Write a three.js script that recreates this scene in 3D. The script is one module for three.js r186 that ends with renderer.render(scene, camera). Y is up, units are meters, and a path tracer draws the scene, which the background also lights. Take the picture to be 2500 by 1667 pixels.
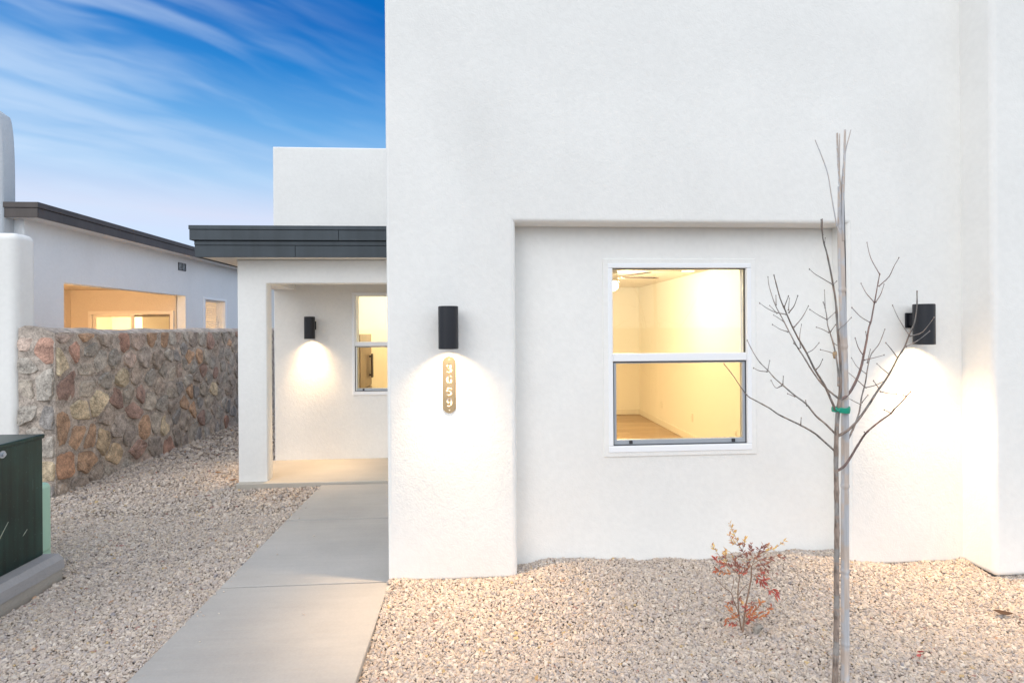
import * as THREE from 'three';
import { RoundedBoxGeometry } from 'three/addons/geometries/RoundedBoxGeometry.js';
import { ConvexGeometry } from 'three/addons/geometries/ConvexGeometry.js';
import { mergeGeometries, toCreasedNormals } from 'three/addons/utils/BufferGeometryUtils.js';
import { FontLoader } from 'three/addons/loaders/FontLoader.js';

// ------------------------------------------------------------------ camera, sky, sun, exposure
const W = 1024, H = 682;
const scene = new THREE.Scene();
const camera = new THREE.PerspectiveCamera(64.18, W / H, 0.05, 2000);
camera.position.set(0, 1.7, 0);
camera.rotation.order = 'YXZ';
camera.rotation.set(0, -0.0647, -0.007);
camera.setViewOffset(W, H, 0, 13.9, W, H);          // rising-front shift of the lens

const renderer = new THREE.WebGLRenderer({ antialias: true });
renderer.setSize(W, H);
renderer.toneMapping = THREE.LinearToneMapping;
renderer.toneMappingExposure = 1.15;
renderer.shadowMap.enabled = true;

// seeded random and noise
function rng(seed) { let s = seed >>> 0; return () => { s = (s + 0x6d2b79f5) | 0; let t = Math.imul(s ^ (s >>> 15), 1 | s); t = (t + Math.imul(t ^ (t >>> 7), 61 | t)) ^ t; return ((t ^ (t >>> 14)) >>> 0) / 4294967296; }; }
const R = rng(7);
const rr = (a, b) => a + (b - a) * R();
function hash2(x, y, s) { let h = Math.imul(x, 374761393) + Math.imul(y, 668265263) + Math.imul(s, 2147483647 ^ 0x5bd1e995); h = Math.imul(h ^ (h >>> 13), 1274126177); return ((h ^ (h >>> 16)) >>> 0) / 4294967296; }
const sm = (t) => t * t * (3 - 2 * t);
function vnoise(x, y, s = 1, px = 0, py = 0) {        // value noise, period px, py when given
  const xi = Math.floor(x), yi = Math.floor(y), fx = sm(x - xi), fy = sm(y - yi);
  const w = (v, p) => (p ? ((v % p) + p) % p : v);
  const x0 = w(xi, px), x1 = w(xi + 1, px), y0 = w(yi, py), y1 = w(yi + 1, py);
  const a = hash2(x0, y0, s), b = hash2(x1, y0, s), c = hash2(x0, y1, s), d = hash2(x1, y1, s);
  return a + (b - a) * fx + (c - a + (a - b - c + d) * fx) * fy;
}
function fbm(x, y, o = 4, s = 1, px = 0, py = 0) { let v = 0, a = 0.5, n = 0; for (let i = 0; i < o; i++) { v += a * vnoise(x, y, s + i * 17, px, py); n += a; x *= 2; y *= 2; px *= 2; py *= 2; a *= 0.5; } return v / n; }
const lerp = (a, b, t) => a + (b - a) * t;
const clamp01 = (t) => Math.max(0, Math.min(1, t));
const sstep = (a, b, x) => sm(clamp01((x - a) / (b - a)));

// the dusk sky: deep blue above, thin streaked cirrus, pale towards the horizon, afterglow of the set sun behind the photographer
const SKY = { glow: 1.0 };
{
  const w = 3072, h = 1536, data = new Float32Array(w * h * 4);
  const ramp = [[0, .60, .72, .93], [7, .55, .70, .93], [10.5, .60, .66, .83], [14, .36, .56, .81], [19, .12, .36, .71], [24, .018, .205, .58], [28, .004, .135, .48], [45, .006, .12, .40], [90, .02, .13, .36]];
  const streakAz = 46 * Math.PI / 180, sx = Math.sin(streakAz), sz = -Math.cos(streakAz);
  for (let j = 0; j < h; j++) {
    const el = ((j + .5) / h - .5) * Math.PI, eld = el * 180 / Math.PI;
    const se = Math.sin(el), ce = Math.cos(el);
    let k = 0; while (k < ramp.length - 2 && eld > ramp[k + 1][0]) k++;
    const t = clamp01((eld - ramp[k][0]) / (ramp[k + 1][0] - ramp[k][0]));
    const base = [1, 2, 3].map((c) => lerp(ramp[k][c], ramp[k + 1][c], t));
    for (let i = 0; i < w; i++) {
      const ph = ((i + .5) / w - .5) * 2 * Math.PI, x = Math.cos(ph) * ce, z = Math.sin(ph) * ce;
      const back = .5 + .5 * z;                                            // 1 behind the camera (towards +z)
      let r = base[0], g = base[1], b = base[2];
      if (el > 0) {
        const q = 1 / (se + 0.16), u = x * q, v = z * q;
        const along = u * sx + v * sz, across = u * sz - v * sx;
        const warp = fbm(along * 1.1, across * 1.3, 4, 91) * 1.1;
        let c = fbm(along * 1.25 + 3, across * 6.0 + warp * 3.2, 6, 11);
        const fine = fbm(along * 4.5 + 9, across * 19 + warp * 7, 4, 51);
        const patch = fbm(along * .9 + 1, across * 1.1 + 5, 3, 31);
        c = sstep(.37, .75, c * .58 + fine * .42 + (patch - .5) * .5) * (1 - .5 * sstep(26, 60, eld));
        const left = sstep(-.08, -.85, Math.atan2(x, -z));               // more veil to the north-west
        c *= .10 + .90 * left;
        const veil = .40 * left * sstep(30, 14, eld);
        const m = clamp01(c * .60 + veil * .20);
        r = lerp(r, .57, m); g = lerp(g, .70, m); b = lerp(b, .88, m);
      }
      const glow = Math.pow(back, .42) * SKY.glow * lerp(.62, 1.28, sstep(0, 55, eld)) * sstep(-.76, .12, z);
      r += 1.16 * glow; g += 1.12 * glow; b += .96 * glow;
      const o = (j * w + i) * 4; data[o] = r; data[o + 1] = g; data[o + 2] = b; data[o + 3] = 1;
    }
  }
  const tex = new THREE.DataTexture(data, w, h, THREE.RGBAFormat, THREE.FloatType);
  tex.mapping = THREE.EquirectangularReflectionMapping; tex.magFilter = tex.minFilter = THREE.LinearFilter; tex.needsUpdate = true;
  scene.background = tex; scene.environment = tex;
}
const sun = new THREE.DirectionalLight(new THREE.Color(1, .95, .90), 0.62);
sun.position.set(-17, 16, 20); sun.target.position.set(0, 0, -4);
sun.castShadow = true; sun.shadow.radius = 60; sun.shadow.mapSize.set(2048, 2048);
Object.assign(sun.shadow.camera, { left: -14, right: 14, top: 12, bottom: -12, near: 1, far: 60 });
scene.add(sun, sun.target);

// ------------------------------------------------------------------ helpers
const used = {};
function numbered(name) { const n = used[name] = (used[name] ?? -1) + 1; return n ? name + '_' + String(n).padStart(3, '0') : name; }
function tag(o, label, category, group, kind) {
  if (label) o.userData.label = label; if (category) o.userData.category = category;
  if (group) o.userData.group = group; if (kind) o.userData.kind = kind; return o;
}
function thing(name, label, category, pos = [0, 0, 0], group) {
  const g = new THREE.Group(); g.name = numbered(name); g.position.set(...pos); scene.add(g); return tag(g, label, category, group);
}
function boxUV(g, s = 1) {                            // uv in metres by the facing of each face
  if (g.index) g = g.toNonIndexed();
  const p = g.attributes.position, n = g.attributes.normal, uv = new Float32Array(p.count * 2);
  for (let i = 0; i < p.count; i += 3) {
    let ax = 0, ay = 0, az = 0; for (let k = 0; k < 3; k++) { ax += Math.abs(n.getX(i + k)); ay += Math.abs(n.getY(i + k)); az += Math.abs(n.getZ(i + k)); }
    for (let k = i; k < i + 3; k++) {
      const x = p.getX(k), y = p.getY(k), z = p.getZ(k);
      const [u, v] = ax >= ay && ax >= az ? [z, y] : ay >= az ? [x, z] : [x, y];
      uv[k * 2] = u * s; uv[k * 2 + 1] = v * s;
    }
  }
  g.setAttribute('uv', new THREE.BufferAttribute(uv, 2)); return g;
}
const clean = (gs) => gs.map((g) => { g = g.index ? g.toNonIndexed() : g; for (const k of Object.keys(g.attributes)) if (!['position', 'normal', 'uv'].includes(k)) g.deleteAttribute(k); return g; });
function mesh(name, geos, mat, parent, uvd = true) {
  let g = Array.isArray(geos) ? mergeGeometries(clean(geos)) : geos;
  if (uvd) g = boxUV(g);
  const m = new THREE.Mesh(g, mat); m.name = parent ? name : numbered(name); m.castShadow = m.receiveShadow = true;
  (parent ?? scene).add(m); return m;
}
// box between two corners; D is the distance in front of the camera's station, z = -D
function bx(x0, x1, y0, y1, d0, d1, r = 0) {
  const w = Math.abs(x1 - x0), h = Math.abs(y1 - y0), d = Math.abs(d1 - d0);
  const g = r ? new RoundedBoxGeometry(w, h, d, 4, r) : new THREE.BoxGeometry(w, h, d);
  g.translate((x0 + x1) / 2, (y0 + y1) / 2, -(d0 + d1) / 2); return g;
}
function poly(pts) { const s = new THREE.Shape(); pts.forEach(([x, y], i) => (i ? s.lineTo(x, y) : s.moveTo(x, y))); s.closePath(); return s; }
function rectHole(x0, x1, y0, y1) { const p = new THREE.Path(); p.moveTo(x0, y0); p.lineTo(x0, y1); p.lineTo(x1, y1); p.lineTo(x1, y0); p.closePath(); return p; }
// plate of stucco with bull-nosed edges, its front at D = d0, its back at d1
function plate(shape, d0, d1, r) {
  const g = new THREE.ExtrudeGeometry(shape, { depth: d1 - d0 - 2 * r, bevelEnabled: r > 0, bevelSize: r, bevelThickness: r, bevelOffset: -r, bevelSegments: 5, curveSegments: 10 });
  g.translate(0, 0, -d1 + r); return toCreasedNormals(g, .55);
}
function cyl(r0, r1, h, n = 24, open = false) { return new THREE.CylinderGeometry(r0, r1, h, n, 1, open); }
// tapered tube through points [x,y,z], radii by function of t
function tube(pts, rad, sides = 7, seg = 0, jitter = 0) {
  const v = pts.map((p) => new THREE.Vector3(...p));
  const curve = new THREE.CatmullRomCurve3(v, false, 'centripetal');
  const n = seg || Math.max(2, pts.length * 3), pos = [], idx = [];
  const fr = curve.computeFrenetFrames(n, false);
  for (let i = 0; i <= n; i++) {
    const t = i / n, c = curve.getPointAt(t), r = rad(t);
    for (let k = 0; k < sides; k++) {
      const a = k / sides * 2 * Math.PI, q = r * (1 + jitter * (R() - .5));
      pos.push(c.x + q * (Math.cos(a) * fr.normals[i].x + Math.sin(a) * fr.binormals[i].x), c.y + q * (Math.cos(a) * fr.normals[i].y + Math.sin(a) * fr.binormals[i].y), c.z + q * (Math.cos(a) * fr.normals[i].z + Math.sin(a) * fr.binormals[i].z));
    }
  }
  for (let i = 0; i < n; i++) for (let k = 0; k < sides; k++) { const a = i * sides + k, b = i * sides + (k + 1) % sides; idx.push(a, b, a + sides, b, b + sides, a + sides); }
  const c0 = pos.length / 3; pos.push(...v[0].toArray()); const c1 = c0 + 1; pos.push(...v[v.length - 1].toArray());
  for (let k = 0; k < sides; k++) { idx.push(c0, (k + 1) % sides, k); idx.push(c1, n * sides + k, n * sides + (k + 1) % sides); }
  const g = new THREE.BufferGeometry(); g.setAttribute('position', new THREE.Float32BufferAttribute(pos, 3)); g.setIndex(idx); g.computeVertexNormals();
  return boxUV(g);
}

// ------------------------------------------------------------------ materials
function texture(size, fn, { srgb = false, metres = 1, h = size } = {}) {   // fn(u, v, i, j) -> [r,g,b] or a number, 0..1
  const d = new Uint8Array(size * h * 4);
  for (let j = 0; j < h; j++) for (let i = 0; i < size; i++) {
    const v = fn(i / size, j / h, i, j), o = (j * size + i) * 4;
    if (typeof v === 'number') d[o] = d[o + 1] = d[o + 2] = 255 * clamp01(v); else { d[o] = 255 * clamp01(v[0]); d[o + 1] = 255 * clamp01(v[1]); d[o + 2] = 255 * clamp01(v[2]); }
    d[o + 3] = 255;
  }
  const t = new THREE.DataTexture(d, size, h); t.wrapS = t.wrapT = THREE.RepeatWrapping; t.magFilter = t.minFilter = THREE.LinearFilter;
  if (srgb) t.colorSpace = THREE.SRGBColorSpace;
  t.repeat.set(1 / metres, 1 / metres); t.needsUpdate = true; return t;
}
const T = {};
T.stucco = texture(1024, (u, v, i, j) => .30 * fbm(u * 10, v * 10, 3, 3, 10, 10) + .42 * fbm(u * 70, v * 60, 2, 7, 70, 60) + .28 * vnoise(u * 230, v * 230, 5, 230, 230), { metres: 1.7 });
T.mottle = texture(512, (u, v) => { const n = fbm(u * 5, v * 5, 5, 23, 5, 5), f = vnoise(u * 120, v * 120, 29, 120, 120); const k = .945 + .11 * (n - .5) + .035 * (f - .5); return [k, k * .999, k * .994]; }, { metres: 3.1 });
T.concrete = texture(1024, (u, v) => { const s = fbm(u * 5, v * 70, 3, 41, 5, 70), b = fbm(u * 4, v * 4, 5, 43, 4, 4), f = vnoise(u * 300, v * 300, 47, 300, 300); const k = .82 + .07 * (s - .5) + .34 * (b - .5) + .05 * (f - .5); return [k, k * .985, k * .965]; }, { metres: 2.3 });
T.concreteBump = texture(1024, (u, v) => .6 * fbm(u * 8, v * 160, 2, 61, 8, 160) + .4 * fbm(u * 90, v * 90, 2, 63, 90, 90), { metres: 2.3 });
T.rock = texture(512, (u, v) => .6 * fbm(u * 9, v * 9, 5, 71, 9, 9) + .4 * Math.abs(fbm(u * 14, v * 22, 3, 73, 14, 22) - .5) * 2, { metres: .45 });
T.rockTint = texture(512, (u, v) => { const n = fbm(u * 7, v * 7, 5, 81, 7, 7), f = fbm(u * 50, v * 50, 2, 83, 50, 50); const k = .62 + .75 * (n - .5) + .55 * (f - .5); return [k * 1.02, k, k * .97]; }, { metres: .55 });
T.metal = texture(512, (u, v) => { const s = fbm(u * 26, v * 2, 3, 101, 26, 2), b = fbm(u * 6, v * 6, 4, 103, 6, 6); const k = .80 + .24 * (s - .5) + .25 * (b - .5); return [k, k, k]; }, { metres: 1.3 });
T.wood = texture(512, (u, v) => { const s = fbm(u * 3, v * 46, 4, 111, 3, 46); const k = .78 + .5 * (s - .5); return [k, k * .97, k * .93]; }, { metres: 1.1 });
T.bark = texture(256, (u, v) => { const s = fbm(u * 20, v * 5, 4, 121, 20, 5), p = fbm(u * 4, v * 6, 3, 123, 4, 6); const k = .62 + 1.0 * (s - .5); const g = sstep(.45, .6, p); return [k * lerp(1.05, .9, g), k * lerp(.9, .92, g), k * lerp(.8, .92, g)]; }, { metres: .22 });
const lin = (r, g, b) => new THREE.Color().setRGB(r, g, b);
const std = (o) => new THREE.MeshStandardMaterial(o), phys = (o) => new THREE.MeshPhysicalMaterial(o);
const M = {
  stucco: std({ color: lin(.86, .848, .82), roughness: .92, map: T.mottle, bumpMap: T.stucco, bumpScale: .0022 }),
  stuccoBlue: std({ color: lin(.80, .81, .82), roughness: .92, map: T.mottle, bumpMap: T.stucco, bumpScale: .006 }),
  foundation: std({ color: lin(.12, .115, .11), roughness: .9 }),
  paint: std({ color: lin(.80, .79, .76), roughness: .6, map: T.mottle }),
  soffit: std({ color: lin(.74, .68, .60), roughness: .7 }),
  vinyl: std({ color: lin(.84, .845, .86), roughness: .35 }),
  sash: std({ color: lin(.45, .48, .52), roughness: .3, metalness: .35 }),
  gasket: std({ color: lin(.03, .03, .035), roughness: .6 }),
  glass: phys({ color: lin(.97, .98, .97), roughness: 0, transmission: 1, thickness: 0, ior: 1.5 }),
  screenGlass: phys({ color: lin(.80, .72, .60), roughness: 0, transmission: 1, thickness: 0, ior: 1.45 }),
  lampBlack: std({ color: lin(.012, .013, .018), roughness: .42, metalness: .1 }),
  fascia: std({ color: lin(.060, .074, .086), roughness: .5, metalness: .35, map: T.metal }),
  fasciaBrown: std({ color: lin(.088, .072, .066), roughness: .5, metalness: .2, map: T.metal }),
  concrete: std({ color: lin(.465, .45, .435), roughness: .85, map: T.concrete, bumpMap: T.concreteBump, bumpScale: .002 }),
  porchConcrete: std({ color: lin(.56, .52, .46), roughness: .8, map: T.concrete, bumpMap: T.concreteBump, bumpScale: .0015 }),
  pad: std({ color: lin(.36, .355, .365), roughness: .9, map: T.concrete, bumpMap: T.rock, bumpScale: .004 }),
  mortar: std({ color: lin(.66, .57, .50), roughness: .95, map: T.rockTint, bumpMap: T.rock, bumpScale: .010 }),
  soil: std({ color: lin(.20, .175, .15), roughness: 1, map: T.rockTint }),
  brass: std({ color: lin(1, .78, .49), roughness: .30, metalness: 1, map: T.metal }),
  interior: std({ color: lin(.86, .805, .69), roughness: .8 }),
  trim: std({ color: lin(.80, .74, .62), roughness: .5 }),
  ceilingWhite: std({ color: lin(.80, .72, .58), roughness: .8 }),
};
const glow = (r, g, b, k) => std({ color: lin(0, 0, 0), emissive: lin(r, g, b), emissiveIntensity: k, roughness: 1 });

// ------------------------------------------------------------------ ground, walkway, gravel
const mound = (x, d) => (fbm(x * 1.7 + 20, d * 1.7, 3, 201) - .5) * .05 + (fbm(x * 6, d * 6, 2, 203) - .5) * .025;
function gravelY(x, d) {
  let y = -.024 + mound(x, d);
  if (x > -.62) y += .034 * sstep(3.0, 3.7, d) + (.014 + .05 * (vnoise(x * 3.1, 2, 207) - .35)) * sstep(.2, .45, x) * sstep(3.4, 3.85, d) + .004 * sstep(3.2, 3.45, d) * sstep(3.3, 3.6, x);
  else y += .012 * sstep(-2.2, -3.4, x);
  if (x > -.62 && d > 3.35) y = lerp(y, Math.max(y, -.010), sstep(3.35, 3.65, d));
  return y;
}
{
  const g = new THREE.PlaneGeometry(1200, 1200, 1, 1); g.rotateX(-Math.PI / 2); g.translate(0, -.10, 0);
  tag(mesh('ground', g, M.soil), 'bare brown earth under and around the gravel beds', 'ground', null, 'structure');
}
function bedSheet(x0, x1, d0, d1, n) {               // the packed grit under the loose stones
  const g = new THREE.PlaneGeometry(x1 - x0, d1 - d0, Math.round((x1 - x0) * n), Math.round((d1 - d0) * n)); g.rotateX(-Math.PI / 2); g.translate((x0 + x1) / 2, 0, -(d0 + d1) / 2);
  const p = g.attributes.position; for (let i = 0; i < p.count; i++) p.setY(i, gravelY(p.getX(i), -p.getZ(i)) - .012);
  g.computeVertexNormals(); return g;
}
const pebbles = [0, 1, 2, 3, 4].map((k) => {
  const q = rng(300 + k), pts = [];
  for (let i = 0; i < 15; i++) { const a = q() * 6.283, c = q() * 2 - 1, s = Math.sqrt(1 - c * c), r = .82 + .36 * q(); pts.push(new THREE.Vector3(s * Math.cos(a) * r, c * r * .62, s * Math.sin(a) * r * .72)); }
  return toCreasedNormals(new ConvexGeometry(pts), .25);
});
const pebbleMat = std({ color: lin(1, 1, 1), roughness: .9 });
const tones = [[.56, .475, 0.399], [.53, .45, 0.384], [.50, .425, 0.375], [.60, .515, 0.438], [.48, .415, 0.375], [.45, .395, 0.365], [.63, .555, 0.477], [.54, .445, 0.355], [.50, .415, 0.355]];
const rareTones = [[.46, .30, .20], [.50, .37, .20], [.33, .20, .17], [.28, .26, .27]];
function gravelBed(name, label, inside, box, lods, stray = 0) {
  const g = new THREE.Group(); g.name = numbered(name); scene.add(g); tag(g, label, 'gravel', null, 'stuff');
  const base = mesh('packed_grit', bedSheet(...box, 14), std({ color: lin(.44, .37, .32), roughness: 1, map: T.rockTint }), g);
  const lists = pebbles.map(() => []), q = rng(name.length * 77 + Math.round(box[0] * 10 + 100));
  const o = new THREE.Object3D();
  for (const [d0, d1, step, size] of lods)
    for (let d = d0; d < d1; d += step) for (let x = box[0]; x < box[1]; x += step) {
      const px = x + (q() - .5) * step * 1.3, pd = d + (q() - .5) * step * 1.3, a = q(), k = q(), e = q();
      if (!inside(px, pd)) continue;
      const s = size * (.62 + .95 * Math.pow(q(), 2.2));
      o.position.set(px, gravelY(px, pd) + (a - .5) * size * .5, -pd);
      o.rotation.set((q() - .5) * 1.1, q() * 6.283, (q() - .5) * 1.1);
      o.scale.set(s, s * (.7 + .5 * q()), s * (.75 + .4 * q())); o.updateMatrix();
      const rare = e > .98, c = rare ? rareTones[Math.floor(k * rareTones.length)] : tones[Math.floor(k * tones.length)], l = .80 + .26 * q();
      lists[Math.floor(q() * pebbles.length)].push([o.matrix.clone(), lin(c[0] * l, c[1] * l, c[2] * l)]);
    }
  for (let k = 0; k < stray; k++) {                   // a few stones kicked onto the concrete
    const px = -1.69 + 1.02 * Math.pow(q(), 2.6), pd = 2.5 + 3.4 * q(), s = .005 + .006 * q();
    o.position.set(px, s * .45, -pd); o.rotation.set(0, q() * 6.283, 0); o.scale.set(s, s * .8, s * .85); o.updateMatrix();
    lists[k % 5].push([o.matrix.clone(), lin(...tones[k % tones.length])]);
  }
  lists.forEach((l, i) => {
    const m = new THREE.InstancedMesh(pebbles[i], pebbleMat, l.length); m.name = 'pebbles'; m.castShadow = m.receiveShadow = true;
    l.forEach(([mat, c], n) => { m.setMatrixAt(n, mat); m.setColorAt(n, c); }); m.userData.kind = 'stuff'; g.add(m);
  });
  return g;
}
const onLeft = (x, d) => x < -1.705 && !(x < -2.84 && d < 3.98) && !(x < -4.40 && d > 5.9) && !(x > -2.62 && d > 6.12) && x > -.62 - d * 1.02 - .4 && x > -(d * 1.02 + .7);
gravelBed('gravel', 'pale crushed stone covering the side yard left of the concrete walkway', onLeft, [-6.4, -1.70, 2.1, 13], [[2.1, 3.6, .0110, .0125], [3.6, 5.2, .0135, .0142], [5.2, 7.5, .021, .017], [7.5, 13, .05, .03]], 26);
const onRight = (x, d) => x > -.60 + .008 * (d < 3.65 ? 1 : 0) && d < (x < .265 ? 3.72 : x < 2.625 ? 3.885 : x < 3.478 ? 3.72 : 3.47) && x < .5 + d * 1.15 + .1;
gravelBed('gravel', 'pale crushed stone bed around the young tree in front of the window wall', onRight, [-.60, 4.9, 1.9, 3.9], [[1.9, 2.9, .0104, .0122], [2.9, 3.9, .0112, .0125]]);

{ // broom-finished walkway, slab by slab, then the porch floor
  const w = new THREE.Group(); w.name = numbered('walkway'); scene.add(w); tag(w, 'grey broomed concrete walkway leading to the porch', 'walkway', null, 'structure');
  const joints = [-1.2, .02, 1.25, 2.48, 3.705, 4.955, 6.06];
  for (let i = 0; i + 1 < joints.length; i++) {
    const g = bx(-1.705, -.607 + (i < 4 ? .012 : 0), -.11, 0, joints[i] + .007, joints[i + 1] - .007, .008);
    mesh('slab', g, M.concrete, w);
  }
  mesh('joint_filler', bx(-1.69, -.62, -.11, -.014, -1.2, 6.06), M.foundation, w);
  const p = mesh('porch_floor', bx(-2.62, -.60, -.12, .028, 6.066, 7.3, .008), M.porchConcrete); tag(p, 'smooth concrete porch floor under the lit wall lamp', 'porch floor', null, 'structure');
}

// ------------------------------------------------------------------ the house
const house = thing('house', 'white stucco house with a recessed lit window and a dark edged porch roof', 'house');
{
  const top = 4.4;
  mesh('front_wall', plate(poly([[-.605, -.006], [-.605, top], [3.62, top], [3.62, -.006], [2.627, -.006], [2.627, 2.417], [.265, 2.417], [.265, -.006]]), 3.693, 4.0, .032), M.stucco, house);
  const rs = poly([[.2, -.006], [.2, 2.6], [2.75, 2.6], [2.75, -.006]]); rs.holes.push(rectHole(.966, 1.978, .822, 2.132));
  mesh('recess_wall', plate(rs, 3.863, 3.95, .012), M.stucco, house);
  // raised stucco band round the window
  const ts = poly([[.905, .765], [.905, 2.19], [2.038, 2.19], [2.038, .765]]); ts.holes.push(rectHole(.966, 1.978, .822, 2.132));
  mesh('window_surround', plate(ts, 3.853, 3.90, .006), M.stucco, house);
  mesh('projecting_wall', bx(3.478, 6.2, -.006, top, 3.445, 4.3, .04), M.stucco, house);
  mesh('side_wall', bx(-.603, -.46, -.006, top - .05, 3.95, 7.2), M.stucco, house);
  mesh('foundation', [bx(-.585, .245, -.3, .03, 3.71, 4.0), bx(2.65, 3.6, -.3, .03, 3.71, 4.0), bx(.245, 2.65, -.3, .03, 3.882, 4.0), bx(3.5, 6.1, -.3, .03, 3.47, 4.2), bx(-.585, -.47, -.3, .03, 3.9, 7.1)], M.foundation, house);
  mesh('roof_deck', bx(-.5, 6.1, 4.05, 4.2, 4.0, 11), M.foundation, house);
  mesh('far_wall', [bx(6.0, 6.2, -.1, top - .02, 4.2, 11), bx(-.6, 6.2, -.1, top - .02, 11, 11.2)], M.stucco, house);
  // rear block behind the porch, with the kitchen window
  const bs = poly([[-2.585, .0], [-2.585, 4.03], [-.47, 4.03], [-.47, .0]]); bs.holes.push(rectHole(-1.567, -.76, .872, 2.142));
  mesh('rear_wall', plate(bs, 7.12, 7.27, .022), M.stucco, house);
  mesh('rear_side_wall', [bx(-2.582, -2.44, 0, 4.0, 7.25, 11), bx(-2.58, -.6, 0, 4.0, 10.4, 10.55), bx(-2.5, -.5, 3.7, 3.8, 7.2, 10.5)], M.stucco, house);
  // porch: post and header in one, side beam, ceiling, two-tier metal roof edge
  mesh('porch_post', plate(poly([[-2.622, 0], [-2.622, 2.466], [-.58, 2.466], [-.58, 2.203], [-2.308, 2.203], [-2.308, 0]]), 6.15, 6.31, .018), M.stucco, house);
  mesh('porch_beam', bx(-2.60, -2.316, 2.203, 2.464, 6.28, 7.13, .012), M.stucco, house);
  mesh('porch_ceiling', bx(-2.9, -.61, 2.4665, 2.49, 5.93, 7.11), M.soffit, house);
  const roof = mesh('porch_roof', bx(-2.96, -.61, 2.50, 2.775, 5.935, 7.12), M.fascia, house);
  for (const [nm, x0, d0, y0, y1] of [['lower_fascia', -2.947, 5.915, 2.462, 2.586], ['upper_fascia', -2.99, 5.885, 2.638, 2.746]]) {
    const xs = y0 > 2.6 ? -1.46 : -1.92;                // lap seam
    mesh('fascia_board', bx(xs + .0015, -.608, y0, y1, d0 + .0015, d0 + .0195, .003), M.fascia, roof);
    mesh('fascia_board', [bx(x0, xs - .0015, y0, y1, d0, d0 + .018, .003), bx(x0, x0 + .018, y0, y1, d0 + .020, 7.12, .004)], M.fascia, roof);
    mesh('drip_edge', [bx(x0 - .006, -.608, y1 + .002, y1 + .046, d0 - .007, d0 + .02, .004), bx(x0 - .006, x0 + .02, y1 + .002, y1 + .046, d0 + .022, 7.12, .004)], M.fascia, roof);
  }
}
// a single-hung window: outer vinyl frame, fixed upper pane, lower sash in grey metal with screen-dark glass, two latches
function makeWindow(x0, x1, y0, y1, ym, d, label) {
  const w = new THREE.Group(); w.name = 'window'; house.add(w); w.userData.label = label;
  const f = .034, a = d, b = d + .075;
  mesh('frame', [bx(x0, x1, y1 - f, y1, a, b, .006), bx(x0, x1, y0, y0 + f + .012, a, b, .006), bx(x0, x0 + f, y0 + f + .012, y1 - f, a, b, .006), bx(x1 - f, x1, y0 + f + .012, y1 - f, a, b, .006),
    bx(x0 + f, x1 - f, ym - .028, ym + .028, a + .008, b - .004, .005)], M.vinyl, w);
  const sx0 = x0 + f + .002, sx1 = x1 - f - .002, sy0 = y0 + f + .014, sy1 = ym - .030, s = .026;
  mesh('sash', [bx(sx0, sx1, sy0, sy0 + s + .012, a + .022, b - .012, .003), bx(sx0, sx1, sy1 - .014, sy1, a + .022, b - .012, .003), bx(sx0, sx0 + s, sy0 + s + .012, sy1 - .014, a + .022, b - .012, .003), bx(sx1 - s, sx1, sy0 + s + .012, sy1 - .014, a + .022, b - .012, .003)], M.sash, w);
  mesh('gasket', [bx(sx0 - .001, sx0 + .006, sy0, sy1, a + .016, a + .0215), bx(sx1 - .006, sx1 + .001, sy0, sy1, a + .016, a + .0215), bx(sx0 + .006, sx1 - .006, sy1 - .006, sy1, a + .016, a + .0215), bx(sx0 + .006, sx1 - .006, sy0, sy0 + .005, a + .016, a + .0215),
    bx(x1 - f - .005, x1 - f + .001, ym + .028, y1 - f, a + .03, a + .05), bx(x0 + f, x1 - f - .005, y1 - f - .004, y1 - f + .001, a + .03, a + .05)], M.gasket, w);
  for (const t of [.13, .90]) mesh('latch', bx(lerp(sx0, sx1, t) - .012, lerp(sx0, sx1, t) + .012, sy0 + .010, sy0 + .034, a + .012, a + .03, .003), M.gasket, w);
  const pane = (x, X, y, Y, dd, m) => { const g = new THREE.PlaneGeometry(X - x, Y - y); g.translate((x + X) / 2, (y + Y) / 2, -dd); mesh('pane', g, m, w); };
  pane(x0 + f - .005, x1 - f + .005, ym + .02, y1 - f + .005, a + .045, M.glass);
  pane(sx0 + s - .004, sx1 - s + .004, sy0 + s + .008, sy1 - .010, a + .042, M.screenGlass);
  return w;
}
makeWindow(.941, 2.003, .797, 2.156, 1.478, 3.848, 'large white single-hung window showing a warm lit empty room');
makeWindow(-1.600, -.735, .845, 2.167, 1.502, 7.10, 'porch window partly hidden by the front wall, kitchen behind it');

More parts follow.
